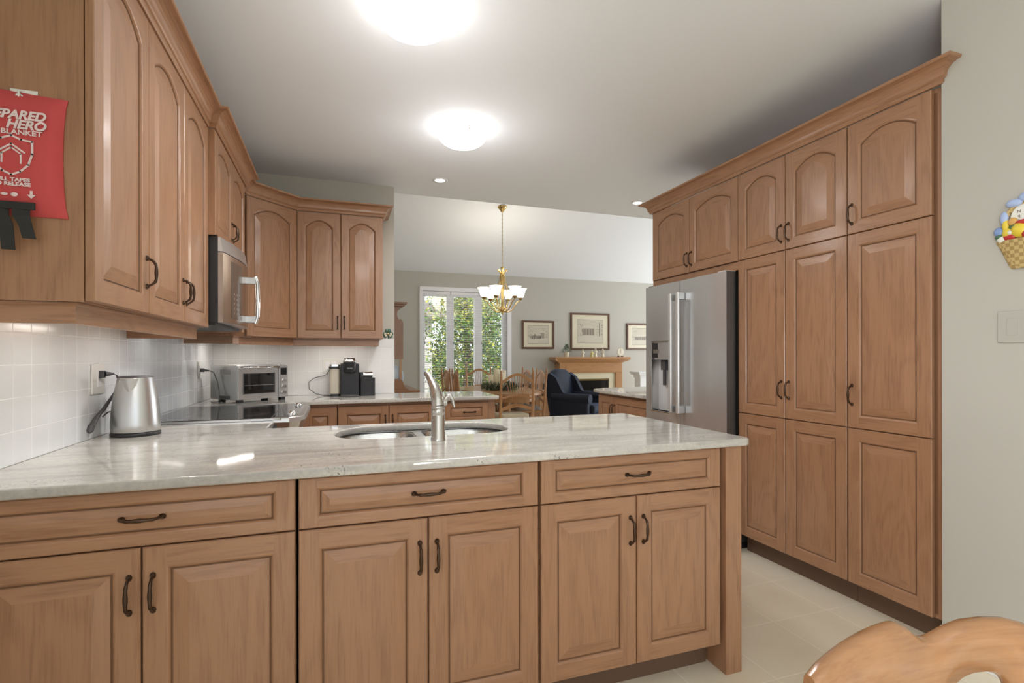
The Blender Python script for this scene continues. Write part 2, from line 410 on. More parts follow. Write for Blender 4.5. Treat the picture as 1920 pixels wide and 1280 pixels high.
# rear windows (behind the camera)
def plain_window(name, a, b, axis):
    m = MB(); (x0, y0, z0), (x1, y1, z1) = a, b
    w = .05
    if axis == 'y':
        m.box((x0, y0, z0), (x1, y1, z0 + w), WHITE); m.box((x0, y0, z1 - w), (x1, y1, z1), WHITE)
        n = 3
        for i in range(n + 1):
            x = x0 + (x1 - x0) * i / n; m.box((max(x0, x - w / 2), y0, z0), (min(x1, x + w / 2), y1, z1), WHITE)
    else:
        m.box((x0, y0, z0), (x1, y1, z0 + w), WHITE); m.box((x0, y0, z1 - w), (x1, y1, z1), WHITE)
        for i in range(3):
            y = y0 + (y1 - y0) * i / 2; m.box((x0, max(y0, y - w / 2), z0), (x1, min(y1, y + w / 2), z1), WHITE)
    o = struct(name, m)
    g = MB()
    if axis == 'y': g.box((x0, (y0 + y1) / 2 - .002, z0), (x1, (y0 + y1) / 2 + .002, z1), GLASS)
    else: g.box(((x0 + x1) / 2 - .002, y0, z0), ((x0 + x1) / 2 + .002, y1, z1), GLASS)
    g.build('window_pane', o)
plain_window('window_2', (-.75, YR - .1, .55), (2.3, YR - .04, 2.55), 'y')
plain_window('window_3', (XL - .1, -2.2, .65), (XL - .04, -.5, 2.35), 'x')
plain_window('window_4', (9.03, 5.4, .5), (9.08, 9.0, 2.8), 'x')

# ---------------------------------------------------------------- cabinet doors and handles
def door_mesh(w, h, arch=0.0, fw=.058, t=.02, slab=False, W=OAK):
    fz = .031 if slab else fw
    """raised-panel door: x 0..w, z 0..h, back at y=0, front at y=-t"""
    m = MB(); z, x = W['z'], W['x']; e = .003
    m.box((0, -.0085, 0), (w, 0, h), z)
    m.rings([[(0, -.0085, 0), (w, -.0085, 0), (w, -.0085, h), (0, -.0085, h)], [(0, -t + e, 0), (w, -t + e, 0), (w, -t + e, h), (0, -t + e, h)]], z, False, False, False)
    # chamfered rim
    m.rings([[(0, -t + e, 0), (w, -t + e, 0), (w, -t + e, h), (0, -t + e, h)], [(e, -t, e), (w - e, -t, e), (w - e, -t, h - e), (e, -t, h - e)]], z, False, False, False)
    N = 14 if arch else 1
    def loop(d, y):
        x0, x1, z0, z1 = fw + d, w - fw - d, fz + d, h - fz - d
        pts = [(x0, y, z0), (x1, y, z0)]
        for i in range(N + 1):
            u = i / N; xx = x1 + (x0 - x1) * u
            dr = arch * (2 * u - 1) ** 2
            pts.append((xx, y, z1 - dr))
        return pts
    f = -t
    L0 = loop(0, f)
    m.add([(e, f, e), (fw, f, e), (fw, f, h - e), (e, f, h - e)], [(0, 1, 2, 3)], z)
    m.add([(w - fw, f, e), (w - e, f, e), (w - e, f, h - e), (w - fw, f, h - e)], [(0, 1, 2, 3)], z)
    m.add([(fw, f, e), (w - fw, f, e), (w - fw, f, fz), (fw, f, fz)], [(0, 1, 2, 3)], x)
    for i in range(N):
        a, b = L0[2 + i], L0[3 + i]
        m.add([a, b, (b[0], f, h - e), (a[0], f, h - e)], [(0, 1, 2, 3)], x)
    def skin(d0, y0, d1, y1, mm, sm=False):
        a, b = loop(d0, y0), loop(d1, y1)
        if mm is None:
            n = len(a)
            for i in range(n):
                j = (i + 1) % n
                mt = x if (i == 0 or 2 <= i < n - 1) else z
                m.add([a[i], a[j], b[j], b[i]], [(0, 1, 2, 3)], mt)
        else: m.rings([a, b], mm, False, False, sm)
    pr = .040 if h > .22 and not slab else .022
    skin(0, f, .004, f + .0015, None); skin(.004, f + .0015, .008, f + .006, None)
    skin(.008, f + .006, .0105, f + .0105, GROOVE_SHADE); skin(.0105, f + .0105, .0135, f + .0105, GROOVE_SHADE)
    skin(.0135, f + .0085, .0145, f + .0085, z)
    skin(.0145, f + .0085, .0145 + pr, f + .002, None)
    P = loop(.0145 + pr, f + .002); m.add(P, [tuple(range(len(P)))], z if not slab else x)
    return m
def pull_mesh(horizontal=False):
    L = .048; m = MB()
    pts, rad = [], []
    for i in range(17):
        u = i / 16 * 2 - 1
        yy = -.027 * (1 - abs(u) ** 5) ; zz = u * L
        pts.append((0, yy - .002, zz)); rad.append(.0042 + .0022 * math.exp(-(u / .33) ** 2) + (.0012 if abs(abs(u) - .62) < .07 else 0))
    m.tube(pts, rad, BRONZE, 8)
    for sg in (-1, 1):
        m.rings([[(r * math.cos(2 * PI * i / 10), y, sg * L + r * 1.2 * math.sin(2 * PI * i / 10)) for i in range(10)] for r, y in ((.0075, 0), (.008, -.003), (.0055, -.006), (.004, -.009))], BRONZE)
    if horizontal:
        R = Matrix.Rotation(PI / 2, 4, 'Y'); m.v = [tuple(R @ Vector(p)) for p in m.v]
    return m
HV = pull_mesh().build('handle'); HH = pull_mesh(True).build('handle')
for hnd in (HV, HH): C.objects.unlink(hnd)
def add_handle(parent, x, z, t=.02, hor=False, label=None):
    o = (HH if hor else HV).copy(); C.objects.link(o); o.parent = parent; o.location = (x, -t, z); o['label'] = 'bronze pull handle'; return o

def carcass(root, W, z0, z1, depth, x0=0.0, hollow=True, name='cabinet_body', M=OAK):
    m = MB(); p = .018; z, x = M['z'], M['x']
    m.box((x0, .002, z0), (x0 + p, depth, z1), z); m.box((W - p, .002, z0), (W, depth, z1), z)
    m.box((x0 + p, .002, z0), (W - p, depth, z0 + p), x); m.box((x0 + p, depth - p, z0 + p), (W - p, depth, z1 - p), z)
    m.box((x0 + p, .002, z1 - p), (W - p, .10, z1), x); m.box((x0 + p, depth - .10, z1 - p), (W - p, depth, z1), x)
    if not hollow: m.box((x0 + p, .10, z1 - p), (W - p, depth - .10, z1), x)
    m.box((x0 + p, .002, z0 + p), (W - p, .008, z1 - p), GROOVE_SHADE)
    return m.build(name, root)
def sink_carcass(root, W, z0, z1, depth, M=OAK):
    """peninsula cabinet body: low sides, open top so the sink hangs free"""
    m = MB(); p = .018; z, x = M['z'], M['x']; zs = .66
    m.box((0, .002, z0), (p, depth, zs), z); m.box((W - p, .002, z0), (W, depth, zs), z)
    m.box((p, .002, z0), (W - p, depth, z0 + p), x); m.box((0, depth - p, zs), (W, depth, z1), x); m.box((p, depth - p, z0 + p), (W - p, depth, zs), z)
    m.box((0, .002, zs), (W, .020, z1), GROOVE_SHADE); m.box((p, .002, z0 + p), (W - p, .008, zs), GROOVE_SHADE)
    return m.build('cabinet_body', root)
G = .0023
def door(root, x0, x1, z0, z1, arch=0, handle=None, hz=None, kind='door', fw=.058, hl=None):
    """a door or drawer front on the cabinet's own front plane; handle = x position from the cabinet's left"""
    slab = kind == 'drawer'
    o = door_mesh(x1 - x0 - 2 * G, z1 - z0 - 2 * G, arch, fw, .02, slab).build(kind, root, loc=(x0 + G, -.0005, z0 + G))
    if handle is not None: add_handle(o, handle - x0 - G, hz - z0 - G, hor=slab)
    return o

# ---------------------------------------------------------------- peninsula cabinets
PY = 1.690          # carcass plane; door fronts sit 2 cm nearer the camera
ZB, ZD, ZTD = .117, .754, .912
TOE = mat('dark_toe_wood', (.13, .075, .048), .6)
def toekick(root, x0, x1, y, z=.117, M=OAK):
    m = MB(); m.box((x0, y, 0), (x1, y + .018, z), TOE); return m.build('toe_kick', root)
def base_unit(label, x0, x1, seam, hd):
    r = thing('base_cabinet', label, 'cabinet', (x0, PY, 0), group='peninsula base cabinets')
    W = x1 - x0 - .003; sink_carcass(r, W, ZB, .914, .90); toekick(r, .0, W, .07)
    door(r, 0, W, ZD, ZTD, 0, hd - x0, (ZD + ZTD) / 2 + .002, 'drawer', fw=.052)
    return r, W
yv = .58
r1, W1 = base_unit('leftmost peninsula base cabinet, cut off by the left edge of the picture', -.905, -.109, -.506, -.503)
# handle heights follow the photo: upper part of each lower door
door(r1, 0, .399, ZB, ZD, 0, .399 - .028, .625); door(r1, .399, W1, ZB, ZD, 0, .399 + .028, .625)
r2, W2 = base_unit('middle peninsula base cabinet directly below the sink', -.106, .681, .288, .290)
door(r2, 0, .394, ZB, ZD, 0, .394 - .028, .625); door(r2, .394, W2, ZB, ZD, 0, .394 + .028, .625)
r3, W3 = base_unit('peninsula base cabinet at the right end with a thick panel down to the floor', .684, 1.470, 1.076, 1.082)
door(r3, 0, .392, ZB, ZD, 0, .392 - .028, .625); door(r3, .392, W3, ZB, ZD, 0, .392 + .028, .625)
m = MB(); m.box((.795, -.035, 0), (.873, .91, .914), OAK['z']); m.build('end_panel', r3, .002)

# peninsula worktop with sink cut-out
CT0, CT1 = .9155, .9455
hole = rr(.002, 2.145, .768, 2.545, .1, 8, (.16, .16, .20, .20))
out = [(XL + .001, 1.640)] + rr(1.0, 1.640, 1.602, 2.625, .03, 5)[7:21] + [(-.30, 2.625), (-.30, 2.926), (XL + .001, 2.926)]
out = [(XL + .001, 1.640), (1.565, 1.640), (1.590, 1.650), (1.602, 1.678), (1.602, 2.605), (1.588, 2.625), (-.27, 2.625), (-.300, 2.655), (-.300, 2.926), (XL + .001, 2.926)]
pen = plate('granite_worktop', [out, hole], CT0, CT1, GRAN, None, .006)
tag(pen, 'pale veined granite worktop of the near peninsula with the sink cut into it', 'worktop', 'granite worktops')

# sink
sk = thing('kitchen_sink', 'double bowl stainless steel sink set under the peninsula worktop', 'sink', (0, 0, .74))
bl_ = [(-.012, 2.130, .352, 2.562), (.392, 2.130, .782, 2.562)]
b1 = rr(*bl_[0], .1, 7, (.15, .09, .09, .15)); b2 = rr(*bl_[1], .1, 7, (.09, .15, .15, .09))
pl = plate('sink_rim', [rr(-.06, 2.09, .83, 2.61, .05, 5), b1, b2], .9105 - .74, .9150 - .74, SINKM, sk, .0015)
for (x0, y0, x1, y1), rs in ((bl_[0], (.15, .09, .09, .15)), (bl_[1], (.09, .15, .15, .09))):
    m = MB(); rings = []
    for d, z in ((0, .171), (.004, .165), (.012, .08), (.02, .02), (.045, .004), (.12, 0.0)):
        rings.append([(x, y, z) for x, y in rr(x0 + d, y0 + d, x1 - d, y1 - d, .05, 7, tuple(max(q - d, .015) for q in rs))])
    m.rings(rings, SINKM, False, True); b = m.build('sink_bowl', sk)
    s = b.modifiers.new('wall', 'SOLIDIFY'); s.thickness = .0015; s.offset = 1
    cxx, cyy = (x0 + x1) / 2, (y0 + y1) / 2
    m = MB(); m.lathe([(.045, .001), (.04, .004), (.02, .003), (.001, .003)], CHROME, (cxx, cyy, 0), 20); m.build('drain', sk)

# faucet
f = thing('kitchen_faucet', 'brushed nickel pull-out faucet standing on the camera side of the sink', 'faucet', (.391, 2.034, .9455))
m = MB(); m.lathe([(.0295, 0), (.0295, .006), (.0275, .009), (.0272, .098), (.0265, .099), (.0265, .101), (.0275, .102), (.0275, .124), (.026, .126)], NICKEL, n=32); m.build('faucet_body', f)
m = MB(); m.lathe([(.0262, .126), (.0275, .128), (.0275, .133), (.0255, .137)], NICKEL, n=32)
m.tube([(0, 0, .134), (-.001, .004, .152), (-.003, .012, .174), (-.007, .026, .197), (-.012, .045, .218), (-.018, .070, .238), (-.024, .096, .254), (-.028, .110, .260)],
       [.0256, .0260, .0248, .0215, .0178, .0145, .0118, .0108], NICKEL, 20); m.tube([(-.028, .108, .2600), (-.030, .116, .2635)], [.0085, .0085], DGREY, 14); m.build('spout', f)
m = MB(); m.tube([(.020, 0, .148), (.034, 0, .150)], [.015, .014], NICKEL, 16)
m.tube([(.030, 0, .158), (.036, -.004, .172), (.047, -.008, .176), (.056, -.012, .160), (.062, -.018, .130)], [.014, .015, .013, .010, .005], NICKEL, 14, flat=(1, .75)); m.build('lever', f)

# ---------------------------------------------------------------- left run: wall cabinets
XD = -.605; ZT = 2.440; ZU = 1.425
FL = XD - .02       # carcass plane of the left run
def wall_unit(name_label, y0, y1, x=FL, z0=ZU, z1=ZT, depth=None, ang=PI / 2, origin=None):
    d = depth or (x - XL - .003)
    r = thing('wall_cabinet', name_label, 'cabinet', origin or (x, y0, z0), ang, 'oak wall cabinets')
    carcass(r, (y1 - y0) if origin is None else y1, 0, z1 - z0, d, hollow=False)
    return r
H = ZT - ZU
r = wall_unit('near oak wall cabinet whose plain side carries the red pouch, one door', 1.649, 2.075)
door(r, 0, .427, 0, H, .055, .427 - .026, 1.567 - ZU)
near_cab = r
r = wall_unit('oak wall cabinet with two arched doors just before the microwave', 2.078, 2.956)
door(r, 0, .440, 0, H, .055, .440 - .026, 1.555 - ZU); door(r, .440, .878, 0, H, .055, .440 + .026, 1.555 - ZU)
XM = -.575
r = wall_unit('short oak wall cabinet above the microwave', 2.975, 3.865, XM - .02, 1.905, ZT)
door(r, 0, .445, 0, ZT - 1.905, .045, .445 - .028, .11, fw=.052); door(r, .445, .89, 0, ZT - 1.905, .045, .445 + .028, .11, fw=.052)
m = MB(); m.box((-.016, -.018, -.004), (-.001, .3, ZT - 1.905), OAK['z']); m.build('filler_strip', r)
m = MB(); m.box((.891, -.002, -.46), (.958, .3, ZT - 1.905), OAK['z']); m.build('filler_strip', r)
# diagonal corner cabinet (five-sided)
r = thing('corner_wall_cabinet', 'diagonal oak corner wall cabinet above the toaster oven', 'cabinet', (-.611, 4.098, ZU), PI / 4, 'oak wall cabinets')
WD = .447
m = MB()
s2 = math.sqrt(.5)
def loc2(px, py):
    dx, dy = px + .611, py - 4.098
    return (dx * s2 + dy * s2, -dx * s2 + dy * s2)
foot = [loc2(*p) for p in ((-.612, 4.100), (-.296, 4.416), (-.296, YW - .003), (XL + .003, YW - .003), (XL + .003, 4.100))]
m.prism(foot, 'z', 0, H, OAK['z']); m.build('cabinet_body', r)
door(r, 0, WD, 0, H, .055)
YB = 4.420
r = thing('wall_cabinet', 'oak wall cabinet with two arched doors on the back wall above the coffee maker', 'cabinet', (-.288, YB, ZU), 0, 'oak wall cabinets')
carcass(r, .670, 0, H, YW - YB - .003, hollow=False)
door(r, .004, .336, 0, H, .055, .336 - .026, 1.555 - ZU, fw=.056); door(r, .336, .670, 0, H, .055, .336 + .026, 1.555 - ZU, fw=.056)

# mouldings swept along a path (horizontal profile: outward offset, height)
def sweep(name, path, prof, mats, side=1, closed_ends=True, parent=None):
    P = [Vector((p[0], p[1])) for p in path]; n = len(P); dirs = [(P[i + 1] - P[i]).normalized() for i in range(n - 1)]
    nor = [Vector((d.y, -d.x)) * side for d in dirs]
    m = MB(); secs = []
    for i in range(n):
        if i == 0: off = nor[0]
        elif i == n - 1: off = nor[-1]
        else:
            b = nor[i - 1] + nor[i]; off = b / (b.length ** 2 / 2) if b.length > 1e-6 else nor[i]
        secs.append([(P[i].x + off.x * o, P[i].y + off.y * o, z) for o, z in prof])
    k = len(prof)
    for i in range(n - 1):
        mt = mats['x'] if abs(dirs[i].x) > abs(dirs[i].y) else mats['y']
        for j in range(k):
            j2 = (j + 1) % k
            m.add([secs[i][j], secs[i][j2], secs[i + 1][j2], secs[i + 1][j]], [(0, 1, 2, 3)], mt)
    if closed_ends:
        m.add(secs[0], [tuple(range(k))], mats['x']); m.add(secs[-1], [tuple(range(k))], mats['x'])
    return m.build(name, parent)
def crown_prof(z, h=.088, p=.075):
    pr = [(-.004, z), (.006, z), (.010, z + .006), (.010, z + .018), (.016, z + .022), (.020, z + .028)]
    for i in range(7):
        a = i / 6 * PI / 2; pr.append((.020 + (p - .024) * (1 - math.cos(a)), z + .030 + (h - .042) * math.sin(a)))
    pr += [(p, z + h - .008), (p, z + h), (-.004, z + h)]
    return pr
YN = 1.625
path = [(XL + .02, YN + .022), (XD, YN + .022), (XD, 2.965), (XM, 2.965), (XM, 3.870), (-.601, 4.078), (-.296 + .004, 4.396), (.386, 4.396), (.386, YW - .003)]
path = [(XL + .003, 1.645), (XD - .001, 1.645), (XD - .001, 2.952), (XM, 2.952), (XM, 3.900), (-.604, 3.900), (-.604, 4.081), (-.287, 4.398), (.386, 4.398), (.386, YW - .003)]
o = sweep('crown_moulding', path, crown_prof(ZT + .001), OAK)
tag(o, 'oak crown moulding running along the top of the left and back wall cabinets', 'moulding', 'crown mouldings')
rail = [(-.008, -.002 + 0), (.000, 0), (.000, 0)]
RZ0, RZ1 = 1.368, 1.424
rp = [(-.016, RZ0), (-.001, RZ0), (0, RZ0 + .003), (0, RZ1 - .010), (.006, RZ1 - .006), (.006, RZ1), (-.016, RZ1)]
o = sweep('light_rail', [(XL + .003, 1.668), (-.652, 1.668), (-.652, 2.930), (XL + .003, 2.930)], rp, OAK)
tag(o, 'oak light rail under the near left wall cabinets', 'rail', 'light rails')
o = sweep('light_rail', [(XL + .003, 3.885), (-.652, 3.885), (-.652, 4.110), (-.315, 4.445), (.350, 4.445), (.350, YW - .003)], rp, OAK)
tag(o, 'oak light rail under the corner and back wall cabinets', 'rail', 'light rails')
# under-cabinet light bars
def bar_light(loc, L, rz, label, e):
    t = thing('under_cabinet_light', label, 'light', loc, rz, 'under-cabinet light bars')
    m = MB(); m.box((-L / 2, -.02, .007), (L / 2, .02, .024), WHITE); m.build('housing', t, .002)
    m = MB(); m.box((-L / 2 + .01, -.005, 0), (L / 2 - .01, .005, .007), LEDM); m.build('tube', t)
    light('tube_light', 'AREA', (loc[0], loc[1], loc[2] - .002), e, (1, .95, .86), (0, 0, rz), shape='RECTANGLE', size=L, size_y=.02)
    return t
bar_light((-.70, 2.05, 1.400), .32, PI / 2, 'slim white light bar under the near left wall cabinet', 0.45)
bar_light((-.70, 2.62, 1.400), .30, PI / 2, 'slim white light bar under the left wall cabinet beside the microwave', 0.35)
bar_light((-.72, 4.42, 1.400), .30, PI / 4, 'slim white light bar under the corner wall cabinet', 1.0)
bar_light((.04, 4.50, 1.400), .40, 0, 'slim white light bar under the back wall cabinet', 0.9)

# backsplash tiles
m = MB(); m.box((XL, -.40, TZ + .001), (XL + .0075, YW - .009, 1.440), TILE_L); struct('trim_1', m)
m = MB(); m.box((XL, YW - .0085, TZ + .001), (.512, YW, 1.440), TILE_B); struct('trim_2', m)

# ---------------------------------------------------------------- microwave
mw = thing('microwave_oven', 'over-the-range stainless microwave with a dark side under the short cabinet', 'microwave', (XL + .003, 2.975, 1.455))
D0 = .945 - .575 + .002    # local x of body front
m = MB(); m.box((0, 0, .0), (.378, .775, .443), BLACK); m.build('microwave_body', mw, .003)
def mwx(u, top=False): return .378 + .024 + (.045 if not top else .040) * math.sin(PI * min(max(u, 0), 1)) 
def bow(y0, y1, z0, z1, mt, name, dx=0, n=12, thick=None, topin=0):
    m = MB(); a, b, c, d = [], [], [], []
    for i in range(n + 1):
        y = y0 + (y1 - y0) * i / n; x = mwx(y / .775) + dx
        a.append((x, y, z0)); b.append((x - topin, y, z1)); c.append((.379 if thick is None else x - topin - thick, y, z1)); d.append((.379 if thick is None else x - thick, y, z0))
    sec = list(zip(a, b, c, d)); m.rings([list(s_) for s_ in sec], mt, smooth=False); return m.build(name, mw)
bow(0, .775, .002, .362, MWFACE, 'microwave_door')
bow(0, .775, .366, .440, STEEL, 'vent_grille', topin=.012)
bow(.115, .29, .03, .335, mat('control_panel', (.10, .075, .06), .12), 'control_panel', dx=.0015, thick=.003)
m = MB()
for i in range(5):
    for j in range(3): 
        y = .15 + j * .04; z = .055 + i * .026; x = mwx(y / .775) + .002; m.box((x - .001, y, z), (x + .0008, y + .022, z + .010), mat('keypad_grey', (.35, .3, .26), .4) if (i, j) == (0, 0) else bpy.data.materials['keypad_grey'])
m.build('keypad', mw)
m = MB(); hx = mwx(.45)
for z in (.045, .275): m.box((hx - .005, .395, z - .02), (hx + .052, .425, z + .02), STEEL)
m.tube([(hx + .050, .41, .02), (hx + .062, .41, .06), (hx + .066, .41, .16), (hx + .062, .41, .26), (hx + .050, .41, .30)], .0125, CHROME, 12); m.build('handle', mw, .003)
m = MB(); m.box((.02, .03, -.012), (.36, .745, .0), DGREY); m.box((.10, .12, -.0145), (.19, .20, -.012), GLOWR); m.build('underside_plate', mw)

# ---------------------------------------------------------------- range
rg = thing('electric_range', 'slide-in stainless electric range with a black glass cooktop set into the left worktop', 'stove', (XL + .02, 2.930, 0))
RW = .855
m = MB(); m.box((0, .004, .08), (.64, RW - .004, .935), STEELD); m.box((.02, .02, 0), (.58, RW - .02, .08), BLACK); m.build('range_body', rg)
m = MB(); m.prism(rr(.005, .0, .665, RW, .01, 3), 'z', .9465, .957, STEEL); m.build('cooktop_frame', rg, .003)
m = MB(); m.box((.035, .022, .9572), (.61, RW - .022, .9595), BLACKG)
m.build('glass_cooktop', rg)
RNG = mat('burner_ring', (.16, .16, .16), .2)
for bx, by, r_ in ((.18, .22, .085), (.18, .64, .10), (.45, .22, .10), (.45, .64, .075)):
    m = MB(); m.rings([[(bx + q * math.cos(2 * PI * i / 32), by + q * math.sin(2 * PI * i / 32), .9598) for i in range(32)] for q in (r_ - .002, r_)], RNG, False, False, False); m.build('burner_ring', rg)
# bulging front control ledge
cp = [(.62, .9577)]
m = MB()
def ledge(d): return [(.615, d), (.70, d), (.755 - d, .05 + d), (.775 - d, .14), (.775 - d, RW - .14), (.755 - d, RW - .05 - d), (.70, RW - d), (.615, RW - d)]
m.rings([[(x, y, .88) for x, y in ledge(.02)], [(x, y, .935) for x, y in ledge(.0)], [(x, y, .957) for x, y in ledge(.004)], [(x, y, .961) for x, y in ledge(.012)]], STEEL, smooth=False); m.build('control_ledge', rg, .004)
m = MB(); m.add([(x, y, .9615) for x, y in ledge(.032)], [tuple(range(8))], BLACKG); m.build('control_glass', rg)
for y in (.12, .19, RW - .19, RW - .12):
    m = MB(); m.lathe([(.018, 0), (.018, .010), (.014, .014), (.001, .0145)], CHROME, (.700, y, .9616), 16); m.build('knob', rg)
m = MB(); m.box((.641, .01, .30), (.665, RW - .01, .86), STEEL); m.box((.6655, .14, .42), (.667, RW - .14, .72), BLACKG); m.build('oven_door', rg, .003)
m = MB(); m.tube([(.665, .08, .80), (.705, .08, .80), (.705, RW - .08, .80), (.665, RW - .08, .80)], .011, CHROME, 10); m.build('oven_handle', rg)

# ---------------------------------------------------------------- base cabinets on the far side
FY = 4.170
def back_unit(label, x0, x1):
    r = thing('base_cabinet', label, 'cabinet', (x0, FY, 0), group='far base cabinets')
    W = x1 - x0 - .002; carcass(r, W, ZB, .914, YW - FY - .004); toekick(r, 0, W, .07); return r, W
r, W = back_unit('far base cabinet in the corner beside the range', -.292, .018); door(r, .062, W, ZB, .893)
r, W = back_unit('far base cabinet with two doors below the coffee maker', .020, .790)
door(r, 0, .385, ZB, .893, 0, .385 - .028, .765); door(r, .385, W, ZB, .893, 0, .385 + .028, .765)
r, W = back_unit('far base cabinet with a top drawer at the open end of the far worktop', .792, 1.290)
m = MB(); m.box((W - .062, -.004, ZB), (W, .001, .912), OAK['z']); m.build('face_strip', r)
door(r, .058, .435, .735, .893, 0, .27, .815, 'drawer', fw=.044); door(r, .058, .435, ZB, .732, 0, .40, .62)
# corner carcass and left piece beside the range
m = MB(); m.box((XL + .003, 3.790, 0), (-.325, 4.165, .914), OAK['z']); m.box((XL + .003, 4.165, 0), (-.296, YW - .003, .914), OAK['z']); o = m.build('corner_base_cabinet')
tag(o, 'corner base cabinet under the toaster oven between the range and the back wall', 'cabinet', 'far base cabinets')
m = MB(); m.box((XL + .003, 2.596, 0), (-.325, 2.924, .914), OAK['z']); o = m.build('corner_base_cabinet')
tag(o, 'corner base cabinet joining the peninsula to the near side of the range', 'cabinet', 'peninsula base cabinets')
out = [(XL + .001, 3.790), (-.300, 3.790), (-.300, 4.080), (-.262, 4.128), (1.300, 4.128), (1.318, 4.146), (1.318, YW - .02), (1.30, YW - .002), (.515, YW - .002), (.512, YW - .001), (XL + .001, YW - .001)]
o = plate('granite_worktop', [out], CT0, CT1, GRAN, None, .005)
tag(o, 'pale granite worktop on the far side along the back wall, carrying the coffee maker', 'worktop', 'granite worktops')

# ---------------------------------------------------------------- right run: tall cabinets
XR = 2.495; FR = XR + .02
Y1, Y2, Y3, Y4, Y5, Y6 = 1.530, 1.926, 2.310, 2.680, 3.167, 3.632
ZTR, ZUR, ZMR = 2.459, 1.900, .910
def tall(name, label, yfar, ynear, z0, depth=.60):
    r = thing(name, label, 'cabinet', (FR, yfar, z0), -PI / 2, 'tall oak cabinets'); return r, yfar - ynear
r, W = tall('pantry_cabinet', 'single column oak pantry cabinet nearest the beige wall with three doors', Y2 - .001, 1.500, 0)
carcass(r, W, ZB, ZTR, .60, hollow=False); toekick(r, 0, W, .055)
Wd = Y2 - Y1
door(r, 0, Wd, ZUR, ZTR, .05, .026, 2.0); door(r, 0, Wd, ZMR, ZUR, 0, .026, 1.08); door(r, 0, Wd, ZB, ZMR)
r, W = tall('pantry_cabinet', 'double column oak pantry cabinet beside the fridge with six doors', Y4, Y2 + .001, 0)
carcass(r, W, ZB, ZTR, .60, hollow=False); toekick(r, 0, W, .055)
sx = Y4 - Y3
door(r, 0, sx, ZUR, ZTR, .05, sx - .026, 2.0); door(r, 0, sx, ZMR, ZUR, 0, sx - .026, 1.08); door(r, 0, sx, ZB, ZMR)
door(r, sx, W, ZUR, ZTR, .05, sx + .026, 2.0); door(r, sx, W, ZMR, ZUR, 0, sx + .026, 1.08); door(r, sx, W, ZB, ZMR)
r, W = tall('fridge_top_cabinet', 'oak cabinet with two arched doors above the fridge', Y6, Y4 + .001, 1.845)
carcass(r, W, 0, ZTR - 1.845, .60, hollow=False)
m = MB(); m.box((0, -.006, 0), (W, .001, .052), OAK['x']); m.build('bottom_strip', r)
door(r, 0, Y6 - Y5, ZUR - 1.845, ZTR - 1.845, .05, Y6 - Y5 - .026, .155); door(r, Y6 - Y5, W, ZUR - 1.845, ZTR - 1.845, .05, Y6 - Y5 + .026, .155)
o = MB(); o.box((FR, Y6 + .001, 0), (FR + .60, Y6 + .019, ZTR), OAK['z']); o = o.build('fridge_side_panel'); tag(o, 'tall oak panel standing on the far side of the fridge', 'panel')
pathR = [(XW + .60, Y6 + .022), (XR, Y6 + .022), (XR, 1.492), (XR + .07, 1.492)]
m = None
# the near end returns into the face of the beige wall, so that its path stops at the wall plane
def crown_right():
    P = [(XW + .60, Y6 + .022), (XR, Y6 + .022), (XR, 1.488)]
    pr = crown_prof(ZTR + .001); mb = MB()
    s0 = [(P[0][0], P[0][1] + o_, z) for o_, z in pr]; s1 = [(P[1][0] - o_, P[1][1] + o_, z) for o_, z in pr]; s2_ = [(P[2][0] - o_, P[2][1] - o_, z) for o_, z in pr]
    s3 = [(XW - .0005, P[2][1] - o_, z) for o_, z in pr]
    k = len(pr)
    for A, B, mt in ((s0, s1, OAK['x']), (s1, s2_, OAK['y']), (s2_, s3, OAK['x'])):
        for j in range(k):
            j2 = (j + 1) % k; mb.add([A[j], A[j2], B[j2], B[j]], [(0, 1, 2, 3)], mt)
    mb.add(s0, [tuple(range(k))], OAK['x']); mb.add(s3, [tuple(range(k))], OAK['x']); return mb.build('crown_moulding')
tag(crown_right(), 'oak crown moulding on top of the tall right cabinets, returning onto the beige wall', 'moulding', 'crown mouldings')

